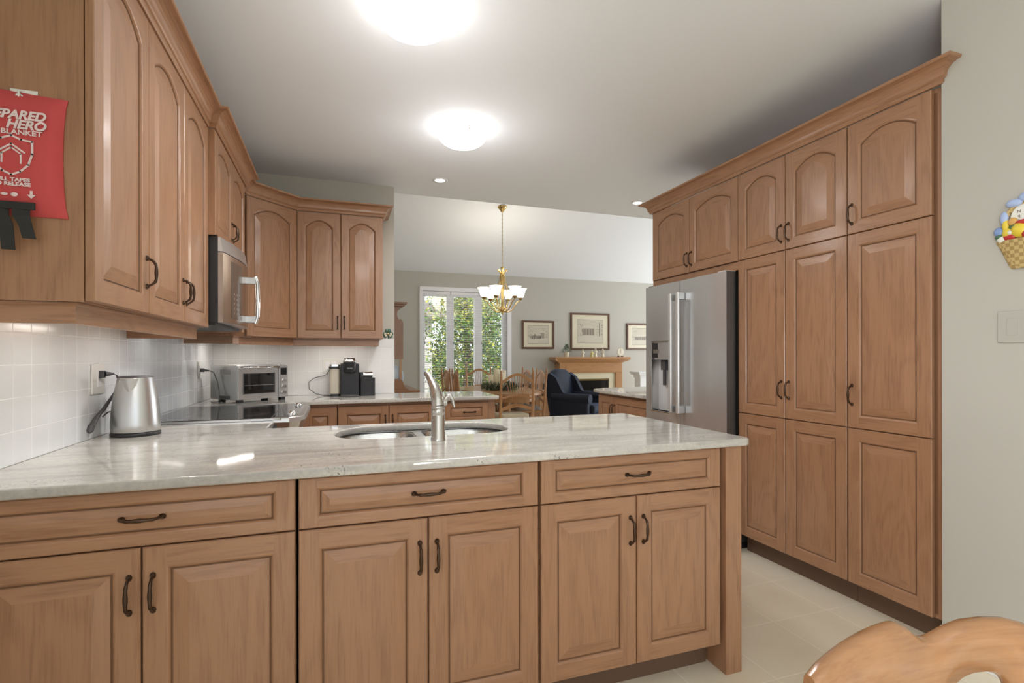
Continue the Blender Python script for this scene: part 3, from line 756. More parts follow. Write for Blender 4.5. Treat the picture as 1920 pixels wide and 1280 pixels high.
# ---------------------------------------------------------------- fridge
fg = thing('refrigerator', 'stainless side-by-side refrigerator with ice and water dispenser', 'fridge', (2.412, 3.612, 0), -PI / 2)
FW = .918      # local x: 0 far .. FW near
m = MB(); m.box((.004, .085, .05), (FW - .004, .76, 1.812), STEELD); m.box((.02, .10, 0), (FW - .02, .70, .05), BLACK); m.build('fridge_body', fg)
def fdoor(x0, x1, z0, z1, hole=None, name='fridge_door'):
    m = MB(); n = 12
    def fy(x): 
        u = (x - x0) / (x1 - x0); return -.010 * math.sin(PI * u) + .004
    xs = sorted(set([x0 + (x1 - x0) * i / n for i in range(n + 1)] + ([hole[0], hole[1]] if hole else [])))
    zs = [z0, z1] if not hole else [z0, hole[2], hole[3], z1]
    for i in range(len(xs) - 1):
        for j in range(len(zs) - 1):
            if hole and j == 1 and xs[i] >= hole[0] - 1e-6 and xs[i + 1] <= hole[1] + 1e-6: continue
            a, b = xs[i], xs[i + 1]
            m.add([(a, fy(a), zs[j]), (b, fy(b), zs[j]), (b, fy(b), zs[j + 1]), (a, fy(a), zs[j + 1])], [(0, 1, 2, 3)], STEELF, True)
    fr_ = [(x, fy(x), z0) for x in xs]; tp = [(x, fy(x), z1) for x in xs]
    bt = [(x, .078, z0) for x in xs]; tb = [(x, .078, z1) for x in xs]
    for i in range(len(xs) - 1):
        m.add([fr_[i], fr_[i + 1], bt[i + 1], bt[i]], [(0, 1, 2, 3)], STEELD); m.add([tp[i], tp[i + 1], tb[i + 1], tb[i]], [(0, 1, 2, 3)], STEELD)
    for q in (0, -1): m.add([fr_[q], bt[q], tb[q], tp[q]], [(0, 1, 2, 3)], STEELD)
    if not hole: m.add([(x0, .078, z0), (x1, .078, z0), (x1, .078, z1), (x0, .078, z1)], [(0, 1, 2, 3)], STEELD)
    if hole:
        a, b, c, d = hole; k = .060
        m.add([(a, 0, c), (b, 0, c), (b, k, c), (a, k, c)], [(0, 1, 2, 3)], STEEL); m.add([(a, 0, d), (b, 0, d), (b, k, d), (a, k, d)], [(0, 1, 2, 3)], DGREY)
        m.add([(a, 0, c), (a, k, c), (a, k, d), (a, 0, d)], [(0, 1, 2, 3)], STEEL); m.add([(b, 0, c), (b, k, c), (b, k, d), (b, 0, d)], [(0, 1, 2, 3)], STEEL)
        m.add([(a, k, c), (b, k, c), (b, k, d), (a, k, d)], [(0, 1, 2, 3)], mat('dispenser_recess', (.62, .62, .62), .3))
    return m.build(name, fg)
SPL = .440
hole = (.095, .320, .850, 1.250)
d1 = fdoor(.002, SPL - .002, .10, 1.835, hole); d2 = fdoor(SPL + .002, FW - .002, .10, 1.835)
m = MB(); a, b, c, d = hole
m.box((a, -.004, 1.250), (b, .05, 1.385), DGREY); m.box((a + .005, -.0055, 1.265), (a + .12, -.004, 1.38), BLACK); m.box((a, -.010, 1.385), (b, .05, 1.402), STEEL); m.box((a + .02, -.006, 1.30), (a + .10, -.004, 1.33), STEEL); m.build('dispenser_panel', d1, .002)
m = MB(); m.box((a - .008, -.010, .838), (b + .008, .055, .850), CHROME); m.box((a - .008, -.008, .850), (a, .004, 1.25), CHROME); m.box((b, -.008, .850), (b + .008, .004, 1.25), CHROME); m.build('dispenser_frame', d1, .002)
m = MB(); m.box(((a + b) / 2 - .03, .02, 1.17), ((a + b) / 2 + .03, .058, 1.25), DGREY); m.box(((a + b) / 2 - .018, .03, 1.05), ((a + b) / 2 + .018, .04, 1.17), DGREY); m.build('dispenser_lever', d1, .004)
for dd, hx_ in ((d1, SPL - .036), (d2, SPL + .050)):
    m = MB(); m.prism(rr(hx_ - .016, -.066, hx_ + .016, -.044, .009, 4), 'z', .862, 1.742, HANDLEM)
    for z in (.862, 1.690): m.box((hx_ - .015, -.050, z), (hx_ + .015, -.002, z + .052), STEEL)
    m.build('handle', dd, .003)
m = MB(); m.box((.03, .01, 1.8355), (.09, .10, 1.843), DGREY); m.box((FW - .09, .01, 1.8355), (FW - .02, .10, 1.843), PLASTIC); m.build('hinge_cover', fg, .003)
m = MB(); m.box((.01, .012, .02), (FW - .01, .06, .095), DGREY); m.build('kick_grille', fg)

# ---------------------------------------------------------------- counter beyond the fridge
r = thing('base_cabinet', 'two-door base cabinet beyond the fridge under its own small worktop', 'cabinet', (2.540, 4.625, 0), -PI / 2)
W = .955; carcass(r, W, ZB, .914, .58); toekick(r, 0, W, .07)
door(r, .020, .315, ZB, .893, 0, .315 - .022, .765); door(r, .315, W - .02, ZB, .893, 0, .315 + .022, .765)
out = [(2.478, 3.660), (3.20, 3.660), (3.20, 4.80), (2.70, 4.80), (2.640, 4.765), (2.500, 4.665), (2.478, 4.630)]
GRB = m_granite(); GRB.name = 'granite_warm'
o = plate('granite_worktop', [out], CT0, CT1, GRAN, None, .005); tag(o, 'small granite worktop beyond the fridge in front of the living room', 'worktop', 'granite worktops')
o = MB(); 
pr = []
for i in range(18):
    z = i / 17; rr_ = .012 + .075 * (1 - z) ** 2.2; pr.append((rr_ + (.004 if i % 2 else 0), z * .27))
o.lathe(pr, mat('white_ceramic', (.80, .80, .76), .3), (0, 0, 0), 20); o = o.build('ceramic_tree'); o.location = (3.00, 4.33, CT1)
tag(o, 'white ribbed ceramic tree on the small worktop, half hidden by the fridge', 'ornament')

# ---------------------------------------------------------------- ceiling lights
def dome(x, y, R, label, e):
    t = thing('ceiling_light', label, 'light', (x, y, ZC), 0, 'frosted dome ceiling lights')
    m = MB(); m.lathe([(R * .55, 0), (R * .55, -.03), (R * .5, -.034)], WHITE, n=32); m.build('mount_plate', t)
    m = MB(); prof = [(R, -.032), (R * .985, -.042)] + [(R * math.cos(a), -.042 - .088 * math.sin(a)) for a in [PI / 2 * i / 8 for i in range(1, 8)]] + [(.001, -.130)]
    m.lathe(prof, GLOWM, n=40, cap=False); m.build('glass_shade', t)
    for k in range(3):
        a = 2 * PI * k / 3 - PI * .48
        m = MB(); cx, cy = R * .92 * math.cos(a), R * .92 * math.sin(a)
        m.tube([(cx, cy, 0), (cx, cy, -.045)], .003, ABRASS, 6); m.lathe([(.003, -.040), (.010, -.046), (.012, -.052), (.008, -.060), (.010, -.066), (.001, -.070)], ABRASS, (cx, cy, 0), 10); m.build('clip_knob', t)
    light('bulb', 'SPOT', (x, y, ZC - .15), e, (1, .99, .98), spot_size=math.radians(165), spot_blend=.6, shadow_soft_size=.12)
    light('ceiling_fill', 'POINT', (x, y, ZC - .50), 5.5, (1, .99, .98), shadow_soft_size=.12)  # unseen fill lamp below the dome, added to brighten the ceiling
dome(.82, 3.39, .168, 'frosted glass dome light on the kitchen ceiling in the middle distance', 45)
dome(.335, 2.27, .172, 'large frosted dome light on the ceiling, cut by the top of the picture', 45)
def pot(x, y, label, e=14):
    t = thing('recessed_light', label, 'light', (x, y, ZC), 0, 'recessed ceiling lights')
    m = MB(); m.rings([[(q * math.cos(2 * PI * i / 28), q * math.sin(2 * PI * i / 28), z) for i in range(28)] for q, z in ((.068, .0), (.066, -.006), (.045, -.004), (.040, .0))], WHITE, False, False); m.build('trim_ring', t)
    m = MB(); m.lathe([(.001, -.0005), (.041, -.0005), (.041, -.003), (.03, -.006), (.001, -.0065)], GLOWR, n=20, cap=False); m.build('bulb', t)
    light('spot', 'SPOT', (x, y, ZC - .02), e, (1, .95, .88), spot_size=2.2, spot_blend=.8, shadow_soft_size=.04)
pot(.877, 4.457, 'recessed round light in the ceiling beyond the second dome')
pot(2.89, 4.466, 'recessed round light in the ceiling above the end of the tall cabinets')

# ---------------------------------------------------------------- beige wall items
t = thing('light_switch', 'single white rocker light switch on the beige wall', 'switch', (XW - .0005, 1.243, 1.391), -PI / 2)
m = MB(); m.box((-.046, -.006, -.062), (.046, 0, .062), OFFW); m.build('wall_plate', t, .002)
m = MB(); m.box((-.016, -.0085, -.032), (.016, -.005, .032), OFFW); m.build('rocker', t, .001)

t = thing('fruit_basket_plaque', 'painted ornament of a wicker basket of fruit hung on the beige wall', 'ornament', (XW - .001, 1.200, 1.615), -PI / 2)
WICK = mat('wicker', (.56, .40, .17), .7); q = NT(WICK)
ch = q.n('ShaderNodeTexChecker'); ch.inputs['Scale'].default_value = 70; ch.inputs[1].default_value = (.60, .45, .20, 1); ch.inputs[2].default_value = (.40, .27, .10, 1)
q.l(q.coords((1, 1, 1)), ch.inputs['Vector']); q.l(ch.outputs[0], q.b.inputs['Base Color'])
m = MB(); m.rings([[(hw * math.cos(a), -.001 - dp * math.sin(a), z) for a in [PI * i / 14 for i in range(15)]] for hw, dp, z in ((.045, .012, 0), (.052, .016, .01), (.088, .022, .098), (.094, .026, .104), (.094, .026, .112), (.085, .02, .115))], WICK); m.build('basket', t)
cols = {n_: mat('fruit_' + n_, c_, .35) for n_, c_ in dict(yellow=(.80, .62, .06), red=(.50, .03, .03), green=(.07, .17, .10), blue=(.22, .33, .62), white=(.8, .8, .74), orange=(.7, .40, .12)).items()}
for n_, x, z, rr_, s_ in (('blue', -.080, .150, .016, (1, .7, 1.2)), ('green', -.078, .130, .015, (1, .7, .8)), ('white', -.070, .120, .014, (1.2, .8, 1)), ('yellow', -.058, .170, .016, (.7, .7, 1.9)), ('red', -.045, .125, .018, (1.3, .8, .9)), ('yellow', -.050, .140, .020, (1, .8, 1)), ('white', -.040, .140, .012, (1, 1.6, 1)), ('green', -.028, .160, .014, (1.5, 1, .8)), ('yellow', -.012, .145, .030, (1, .9, 1)), ('red', .012, .126, .017, (1.2, 1.6, .9)), ('red', .000, .172, .018, (1.6, 1, .7)), ('yellow', .04, .14, .028, (1, .8, 1)), ('orange', -.036, .182, .016, (1, .7, 1)), ('blue', .07, .15, .02, (1, .7, 1)), ('red', .055, .165, .018, (1, .8, 1))):
    m = MB(); m.sphere((x, -.014, z), rr_, cols[n_], 12, (s_[0], .8 * s_[1], s_[2])); m.build({'yellow': 'lemon', 'red': 'strawberry', 'green': 'leaf', 'blue': 'plum', 'white': 'blossom', 'orange': 'pear'}[n_], t)
m = MB(); m.rings([[(q_ * math.cos(a), y_, .190 + q_ * 1.25 * math.sin(a)) for a in [2 * PI * i / 24 for i in range(24)]] for q_, y_ in ((.048, -.001), (.048, -.008), (.044, -.011))], cols['white']); m.build('oval_face', t)
text('wall_lettering', 'N\nq\nt', .016, FRAMEM, (-.018, -.0115, .212), (PI / 2, 0, 0), t)
m = MB(); m.tube([(-.064 * math.cos(a), -.008, .175 + .075 * math.sin(a)) for a in [PI * i / 14 for i in range(15)]], .008, WICK, 8)
m.build('basket_handle', t)
RIB = mat('blue_ribbon', (.42, .53, .80), .4)
m = MB(); m.sphere((-.062, -.014, .200), .017, RIB, 12, (.8, .5, 1.6)); m.sphere((-.030, -.016, .252), .02, RIB, 12, (1.4, .5, .8)); m.sphere((.01, -.016, .268), .022, RIB, 12, (1.3, .5, .8)); m.build('ribbon', t)

# ---------------------------------------------------------------- red fire-blanket pouch on the cabinet side
px, pz = -.7625, 1.80
t = thing('fire_blanket_pouch', 'red fire blanket pouch with white lettering hung on the oak cabinet side', 'fire blanket', (px, 1.6485, 1.64))
RX = .104
m = MB(); N = 14; fr_, bk = [], []
def pouch(u, v):
    # u -1..1, v 0..1 ; sides pull in towards the middle
    side = RX * (1 - .11 * math.sin(PI * v) ** .6) ; z = .315 * v - .006 * u * (1 if v > .5 else 0)
    bulge = .028 * (max(0, (1 - u ** 4)) * max(0, 1 - (2 * v - 1) ** 4)) ** .6
    return side * u, bulge, z
vs = []; fs = []
for j in range(N + 1):
    for i in range(N + 1):
        x, b_, z = pouch(i / N * 2 - 1, j / N); wr = .0012 * math.sin(9 * x / RX + 5 * z * 8); vs.append((x, -b_ - .003 - abs(wr), z))
for j in range(N):
    for i in range(N): a = j * (N + 1) + i; fs.append((a, a + 1, a + N + 2, a + N + 1))
m.add(vs, fs, REDF, True); nb = [(x, -.001, z) for x, y, z in vs]; m.add(nb, [tuple(reversed(f_)) for f_ in fs], REDF, True)
for side_i in (0, N):
    for j in range(N): a = vs[j * (N + 1) + side_i]; b = vs[(j + 1) * (N + 1) + side_i]; m.add([a, b, (b[0], -.001, b[2]), (a[0], -.001, a[2])], [(0, 1, 2, 3)], REDF)
for jj in (0, N):
    for i in range(N): a = vs[jj * (N + 1) + i]; b = vs[jj * (N + 1) + i + 1]; m.add([a, b, (b[0], -.001, b[2]), (a[0], -.001, a[2])], [(0, 1, 2, 3)], REDF)
m.build('pouch', t)
R_ = (PI / 2, 0, 0); YT = -.0335
text('pouch_lettering', 'PREPARED', .030, PRINTW, (.000, YT, .236), R_, t, bold=.0012, shear=.25, sx=.98)
text('pouch_lettering', 'HERO', .030, PRINTW, (.029, YT, .212), R_, t, bold=.0012, shear=.25, sx=1.0)
text('pouch_lettering', 'FIRE BLANKET', .0175, PRINTW, (.0, YT, .1965), R_, t, bold=.0004, sx=1.12)
text('pouch_lettering', 'PULL TAPES', .0125, PRINTW, (.0, YT, .079), R_, t, bold=.0005, sx=1.15)
text('pouch_lettering', 'TO RELEASE', .0125, PRINTW, (.0, YT, .068), R_, t, bold=.0005, sx=1.15)
m = MB()
def flatpoly(pts, wd, closed=True):
    n = len(pts)
    for i in range(n if closed else n - 1):
        a = Vector(pts[i]); b = Vector(pts[(i + 1) % n]); d = (b - a).normalized(); nn = Vector((-d.y, d.x)) * wd / 2; a = a - d * wd * .4; b = b + d * wd * .4
        q_ = [(p.x, YT - .0002, p.y) for p in (a - nn, b - nn, b + nn, a + nn)]; m.add(q_ + [(x, YT + .0008, z) for x, y, z in q_], [(0, 1, 2, 3), (4, 7, 6, 5), (0, 4, 5, 1), (2, 6, 7, 3), (1, 5, 6, 2), (3, 7, 4, 0)], PRINTW)
flatpoly([(0, .193), (.020, .184), (.042, .181), (.042, .150), (.034, .122), (.018, .104), (0, .095), (-.018, .104), (-.034, .122), (-.042, .150), (-.042, .181), (-.020, .184)], .0045)
flatpoly([(-.026, .152), (0, .172), (.026, .152)], .004, False); flatpoly([(-.022, .145), (0, .163), (.019, .148), (.019, .125)], .0035, False); flatpoly([(-.019, .148), (-.019, .125)], .0035, False)
m.build('shield_emblem', t)
m = MB()
for x in (.040, -.044): m.add([(x - .003, YT, .058), (x + .003, YT, .058), (x + .003, YT, .048), (x + .009, YT, .048), (x, YT, .038), (x - .009, YT, .048), (x - .003, YT, .048)], [(0, 1, 2, 3, 4, 5, 6)], PRINTW)
m.sphere((.006, YT, .046), .007, PRINTW, 8, (1.1, .1, .8)); m.sphere((-.014, YT, .046), .006, PRINTW, 8, (1.3, .1, .6)); m.build('hand_symbols', t)
m = MB(); m.rings([[(0.006 + q_ * math.cos(a), y_, .300 + q_ * math.sin(a)) for a in [2 * PI * i / 16 for i in range(16)]] for q_, y_ in ((.009, -.010), (.009, -.013), (.006, -.0145), (.004, -.013), (.004, -.010))], CHROME, False, False); m.build('eyelet', t)
STRAP = mat('black_strap', (.022, .022, .02), .8)
for x, z1, tw in ((.030, -.062, .5), (-.012, -.092, -.5)):
    m = MB(); pts = [(x - .012, -.030, .022), (x - .010, -.036, -.005), (x - .004 * tw, -.034, -.03), (x + .004, -.030, z1)]
    rs = []
    for i, p in enumerate(pts): hw = .017 if i < 2 else .013; rs.append([(p[0] - hw, p[1] - .002, p[2]), (p[0] + hw, p[1] + .002, p[2]), (p[0] + hw, p[1] + .004, p[2]), (p[0] - hw, p[1], p[2])])
    m.rings(rs, STRAP, smooth=False); m.build('pull_tape', t)
m = MB(); m.box((-.09, -.034, .010), (.047, -.030, .028), STRAP); m.build('tape_fold', t)
t2 = thing('adhesive_hook', 'small clear adhesive hook holding the red pouch', 'hook', (px, 1.6485, 1.955))
m = MB(); m.box((-.016, -.004, -.008), (.040, -.0005, .008), PLASTIC); m.build('hook_plate', t2, .001)
m = MB(); m.tube([(.006, -.004, .004), (.006, -.014, -.002), (.006, -.014, -.016), (.006, -.009, -.022)], .0025, PLASTIC, 8); m.build('hook', t2)

# ---------------------------------------------------------------- outlets
def outlet(loc, rz, label, kind='single', hw=None):
    t = thing('wall_outlet', label, 'outlet', loc, rz, 'white outlets'); hw = hw or (.036 if kind == 'single' else .065)
    m = MB(); m.box((-hw, -.006, -.062), (hw, 0, .062), PLASTIC); m.build('wall_plate', t, .002)
    for x in ([0] if kind == 'single' else [-.028, .028]):
        m = MB(); m.box((x - .017, -.009, -.034), (x + .017, -.005, .034), WHITE); m.build('socket', t, .001)
    return t
outlet((XL + .008, 2.592, 1.187), PI / 2, 'large white outlet plate on the tiled left wall behind the kettle', hw=.062)
outlet((XL + .008, 4.285, 1.180), PI / 2, 'white outlet on the tiled left wall beside the toaster oven')
outlet((-.033, YW - .009, 1.200), 0, 'wide white outlet plate on the tiled back wall beside the coffee maker', 'double')

# ---------------------------------------------------------------- kettle
k = thing('electric_kettle', 'brushed steel electric kettle on the worktop by the left wall', 'kettle', (-.806, 2.600, CT1))
m = MB(); m.lathe([(.084, 0), (.090, .002), (.090, .014), (.087, .0155)], BLACK, n=36); m.build('kettle_base', k)
m = MB(); m.lathe([(.085, .016), (.0885, .020), (.0888, .05), (.086, .10), (.080, .155), (.0735, .195), (.0665, .232), (.0640, .246)], STEEL, n=44, cap=False)
sp = [(-.032, .241), (.032, .241), (.018, .205), (0, .185), (-.018, .205)]
m.build('kettle_body', k)
m = MB(); a0 = -PI * .5
def rad(z): return .0735 + (.195 - z) * .15 if z < .195 else .0735 - (z - .195) * .18
top = [(.030 * s_, -(rad(.240) + .022 * (1 - abs(s_) ** 1.5)), .243) for s_ in (-1, -.5, 0, .5, 1)]
mid = [(.022 * s_, -(rad(.215) + .011 * (1 - abs(s_))), .215) for s_ in (-1, -.5, 0, .5, 1)]
low = [(.004 * s_, -(rad(.185) - .001), .185) for s_ in (-1, -.5, 0, .5, 1)]
m.rings([low, mid, top], STEEL, False, False, True, closed=False)
m.build('pouring_lip', k)
m = MB(); m.lathe([(.0640, .246), (.0625, .250), (.055, .2525), (.001, .254)], DGREY, n=36, cap=False); m.build('lid', k)
m = MB(); m.tube([(-.050, .045, .236), (-.055, .078, .232), (-.062, .100, .19), (-.066, .105, .12), (-.064, .085, .05)], [.012, .013, .012, .011, .009], BLACK, 10); m.build('kettle_handle', k)
m = MB(); m.box((-.142 + .0, -.016, .246), (-.110, .012, .276), DGREY); m.tube([(-.112, .002, .262), (-.098, .020, .262), (-.090, .030, .262)], [.012, .008, .005], DGREY, 8); m.build('plug', k, .003)
m = MB(); m.tube([(-.092, .028, .262), (-.085, .048, .255), (-.083, .062, .225), (-.090, .058, .190), (-.100, .020, .150), (-.108, -.020, .115), (-.118, -.060, .085), (-.124, -.085, .055)], [.0035, .0035, .0038, .0045, .0075, .0095, .0105, .012], CORD, 8, flat=(1, .5))
m.tube([(-.124, -.088, .055), (-.126, -.100, .035), (-.124, -.106, .028)], [.012, .012, .004], CORD, 8)
m.tube([(-.108, -.030, .085), (-.100, .0, .100), (-.086, .01, .103)], .0028, CORD, 6); m.build('power_cord', k)

# ---------------------------------------------------------------- toaster oven
TA = math.atan2(.644, .765)
tv = thing('toaster_oven', 'stainless toaster oven set at an angle in the far left corner of the worktop', 'toaster oven', (-.656, 4.100, CT1), TA)
TW, TD, TH = .404, .355, .274
m = MB(); m.box((0, .012, .020), (TW, TD, TH), STEEL); m.build('oven_body', tv, .006)
m = MB(); m.box((.0, 0, .022), (.322, .016, TH - .012), STEEL); m.build('oven_door', tv, .003)
m = MB(); m.box((.040, -.0015, .062), (.292, .003, .212), SMOKE); m.box((.043, -.0005, .065), (.289, .0005, .209), BLACKG); m.build('glass_panel', tv)
m = MB(); 
for x in (.045, .286): m.box((x - .006, -.0018, .060), (x + .0, -.0005, .214), DGREY)
m.box((.05, -.003, .122), (.282, -.0012, .1255), CHROME); m.build('rack_line', tv)
m = MB(); m.tube([(.012, .006, .252), (.016, -.030, .256), (.31, -.030, .256), (.314, .006, .252)], .0085, CHROME, 10); m.build('door_handle', tv)
m = MB(); m.box((.326, -.002, .022), (.402, .014, TH - .004), STEEL); m.build('control_panel', tv, .003)
m = MB(); m.box((.340, -.004, .195), (.390, -.001, .248), BLACKG); m.build('display', tv)
for z, r_ in ((.150, .014), (.105, .016), (.058, .016)):
    m = MB(); m.rings([[(.365 + q_ * math.cos(2 * PI * i / 18), y_, z + q_ * math.sin(2 * PI * i / 18)) for i in range(18)] for q_, y_ in ((r_, -.002), (r_, -.016), (r_ * .8, -.019))], CHROME); m.build('knob', tv)
for x, y in ((.03, .03), (.37, .03), (.03, .25), (.37, .25)):
    m = MB(); m.box((x - .018, y - .018, 0), (x + .018, y + .018, .022), BLACK); m.build('foot', tv)
m = MB()
for i in range(16): m.box((-.0008, .09 + i * .0085, .205), (.001, .0925 + i * .0085, .240), mat('slot_grey', (.30, .30, .30), .5) if i == 0 else bpy.data.materials['slot_grey'])
m.build('vent_slots', tv)
m = MB(); m.box((-.004, .10, .024), (.004, .23, .048), DGREY); m.build('rear_vent', tv)
Ri = Matrix.Rotation(-TA, 4, 'Z')
def tl(x, y, z): return tuple(Ri @ Vector((x + .656, y - 4.100, z - CT1)))
m = MB(); m.tube([tl(-.934, 4.285, 1.182), tl(-.905, 4.290, 1.181)], [.014, .014], DGREY, 8); m.tube([tl(-.906, 4.290, 1.181), tl(-.872, 4.290, 1.178)], [.010, .005], DGREY, 8); m.build('plug', tv)
m = MB(); m.tube([tl(-.874, 4.290, 1.178), tl(-.845, 4.285, 1.165), tl(-.815, 4.255, 1.10), tl(-.80, 4.235, 1.03), tl(-.795, 4.22, .970), tl(-.80, 4.20, .952), tl(-.84, 4.22, .950), tl(-.86, 4.28, .950)], .0036, CORD, 8); m.build('power_cord', tv)

# ---------------------------------------------------------------- coffee maker and neighbours
cf = thing('coffee_maker', 'black single-cup coffee maker with a beige water tank at its side', 'coffee maker', (.118, 4.480, CT1))
m = MB(); m.box((-.074, .02, 0), (.076, .24, .275), BLACK); m.build('coffee_body', cf, .008)
m = MB(); m.lathe([(.066, 0), (.070, .004), (.070, .014), (.064, .017)], DGREY, (0, -.02, 0), 24, 1.05, .9); m.build('drip_tray', cf)
m = MB(); m.lathe([(.028, .195), (.046, .200), (.052, .215), (.054, .285)], BLACK, (0, .03, 0), 24); m.build('brew_head', cf)
m = MB(); m.lathe([(.052, .285), (.056, .288), (.056, .300), (.050, .304), (.044, .306), (.044, .314), (.038, .317)], CHROME, (0, .04, 0), 24); m.lathe([(.040, .314), (.044, .317), (.043, .322), (.001, .324)], BLACK, (0, .04, 0), 24); m.build('lid_ring', cf)
text('maker_name', 'KEURIG', .0125, mat('silver_print', (.5, .5, .5), .3, .8), (0, -.0255, .232), (PI / 2, 0, 0), cf)
m = MB(); m.prism(rr(-.160, .05, -.078, .22, .02, 4), 'z', .022, .232, mat('tank_beige', (.60, .54, .44), .25)); m.build('water_tank', cf)
m = MB(); m.prism(rr(-.165, .045, -.078, .225, .02, 4), 'z', .233, .252, BLACK); m.prism(rr(-.163, .045, -.078, .225, .02, 4), 'z', .2525, .268, CHROME); m.build('tank_lid', cf)
m = MB(); m.prism(rr(-.155, .05, -.076, .22, .02, 4), 'z', 0, .021, BLACK); m.build('tank_base', cf)
m = MB(); m.tube([(-.15, .20, .238), (-.168, .255, .205), (-.185, .262, .178), (-.22, .262, .165), (-.285, .26, .150), (-.33, .24, .115), (-.325, .20, .06), (-.27, .15, .02), (-.20, .12, .0035), (-.15, .12, .0035)], .0032, CORD, 8); m.build('power_cord', cf)
t = thing('pod_holder', 'black coffee pod box at the right of the coffee maker', 'container', (.262, 4.520, CT1))
m = MB(); m.prism(rr(-.066, -.0, .066, .17, .02, 5), 'z', 0, .150, BLACK); m.build('box', t, .004)
t = thing('metal_cup', 'small shiny metal cup lying on the black coffee pod box', 'cup', (.262, 4.580, CT1 + .1505))
m = MB(); m.rings([[(x_, q_ * math.cos(2 * PI * i / 20), .027 + q_ * math.sin(2 * PI * i / 20)) for i in range(20)] for q_, x_ in ((.024, -.04), (.026, .005), (.027, .045))], CHROME); m.build('cup', t)
m = MB(); m.lathe([(.018, 0), (.018, .045), (.015, .05)], BLACK, (-.05, -.035, 0), 16); m.build('black_lid', t)

# shamrock
t = thing('shamrock_ornament', 'green and cream shamrock ornament on the wall beside the back cabinet', 'ornament', (.457, YW - .001, 1.484))
SG = mat('shamrock_green', (.045, .12, .09), .4); 
for a in (PI / 2, PI / 2 + 2 * PI / 3 - .2, PI / 2 - 2 * PI / 3 + .2):
    m = MB(); cx, cz = .027 * math.cos(a), .027 * math.sin(a)
    for da in (-.35, .35):
        m.sphere((.030 * math.cos(a + da), -.005, .030 * math.sin(a + da)), .0165, SG, 12, (1, .25, 1)); m.sphere((.026 * math.cos(a + da), -.0085, .026 * math.sin(a + da)), .010, CREAM if a != PI / 2 else cols['green'], 10, (1, .25, 1))
    m.build('leaf', t)
m = MB(); m.tube([(0, -.005, -.01), (.004, -.005, -.034), (.010, -.005, -.05)], .004, SG, 8); m.build('stem', t)
m = MB(); m.sphere((0, -.010, 0), .009, BRASS, 10, (1, .4, 1)); m.build('centre', t)

# ---------------------------------------------------------------- foreground chair
fc = thing('breakfast_chair', 'varnished wooden chair in the right foreground with a scalloped top rail', 'chair', (0, 0, 0))
fwd = Vector((math.sin(YAW), math.cos(YAW), 0)); rgt = Vector((math.cos(YAW), -math.sin(YAW), 0))
cpos = fwd * .645 + rgt * .606
fc.location = (cpos.x, cpos.y, 0); fc.scale = (1, 1, .982); fc.rotation_euler = (0, 0, -YAW + .10)
# local: x across, y depth (the seat lies on +y), z up
def topz(q):
    a = abs(q)
    if a < .118:
        u = a / .118; return .962 - .026 * (.5 - .5 * math.cos(PI * u)) if u < .68 else .962 - .026 * (.5 - .5 * math.cos(PI * .68)) + (-.0045 * math.sin((u - .68) / .32 * PI / 1)) + 0 * u
    return .0
prof_t = [(0, .9595), (.03, .958), (.055, .951), (.072, .944), (.085, .9405), (.097, .943), (.110, .953), (.122, .962), (.135, .9685), (.142, .970), (.165, .9685), (.190, .965), (.221, .958), (.240, .952), (.258, .945), (.275, .934)]
prof_b = [(0, .884), (.018, .883), (.032, .877), (.043, .867), (.050, .853), (.055, .84), (.065, .828), (.09, .82), (.12, .825), (.16, .83), (.19, .828), (.235, .822), (.275, .815)]
def ip(P, q):
    q = abs(q)
    for (a, b), (c, d) in zip(P, P[1:]):
        if q <= c: return b + (d - b) * (q - a) / (c - a)
    return P[-1][1]
m = MB(); secs = []; M_ = 72
for i in range(M_ + 1):
    q_ = -.275 + .55 * i / M_; zt__, zb__ = ip(prof_t, q_), ip(prof_b, q_)
    cy = -.055 * (1 - (q_ / .275) ** 2) * -1 - .04
    lean = .06
    def yy(z): return cy * -1 - (z - .85) * lean * -1
    r_ = .006; th = .021
    s_ = [(q_, cy + (zb__ - .85) * -.12, zb__ + r_), (q_, cy + (zt__ - .85) * -.12, zt__ - r_), (q_, cy + .004 + (zt__ - .85) * -.12, zt__ - .0015), (q_, cy + .0105 + (zt__ - .85) * -.12, zt__), (q_, cy + th - .004 + (zt__ - .85) * -.12, zt__ - .0015), (q_, cy + th + (zt__ - .85) * -.12, zt__ - r_),
          (q_, cy + th + (zb__ - .85) * -.12, zb__ + r_), (q_, cy + th - .006, zb__), (q_, cy + .006, zb__)]
    secs.append(s_)
m.rings(secs, CHAIRW['x'], smooth=True); o = m.build('top_rail', fc)
for q_ in (-.20, .20):
    m = MB(); m.tube([(q_, -.02, .86), (q_ * .98, .0, .70), (q_ * .95, .02, .46)], [.014, .016, .017], CHAIRW['z'], 12); m.build('back_post', fc)
for q_ in (-.13, -.075, .075, .13):
    m = MB(); m.tube([(q_, .012, .86), (q_ * .95, .016, .66), (q_ * .85, .03, .46)], [.007, .010, .007], CHAIRW['z'], 10); m.build('spindle', fc)
m = MB(); m.prism([(-.22, -.0), (.22, -.0), (.235, .2), (.225, .42), (.12, .45), (-.12, .45), (-.225, .42), (-.235, .2)], 'z', .435, .468, CHAIRW['x']); m.build('seat', fc, .01)
for sx_, sy_ in ((-1, 0), (1, 0), (-1, 1), (1, 1)):
    m = MB(); m.tube([(sx_ * .16, .06 + .30 * sy_, .436), (sx_ * .19, .02 + .38 * sy_, .25), (sx_ * .215, -.02 + .45 * sy_, .0)], [.015, .021, .012], CHAIRW['z'], 12); m.build('leg', fc)
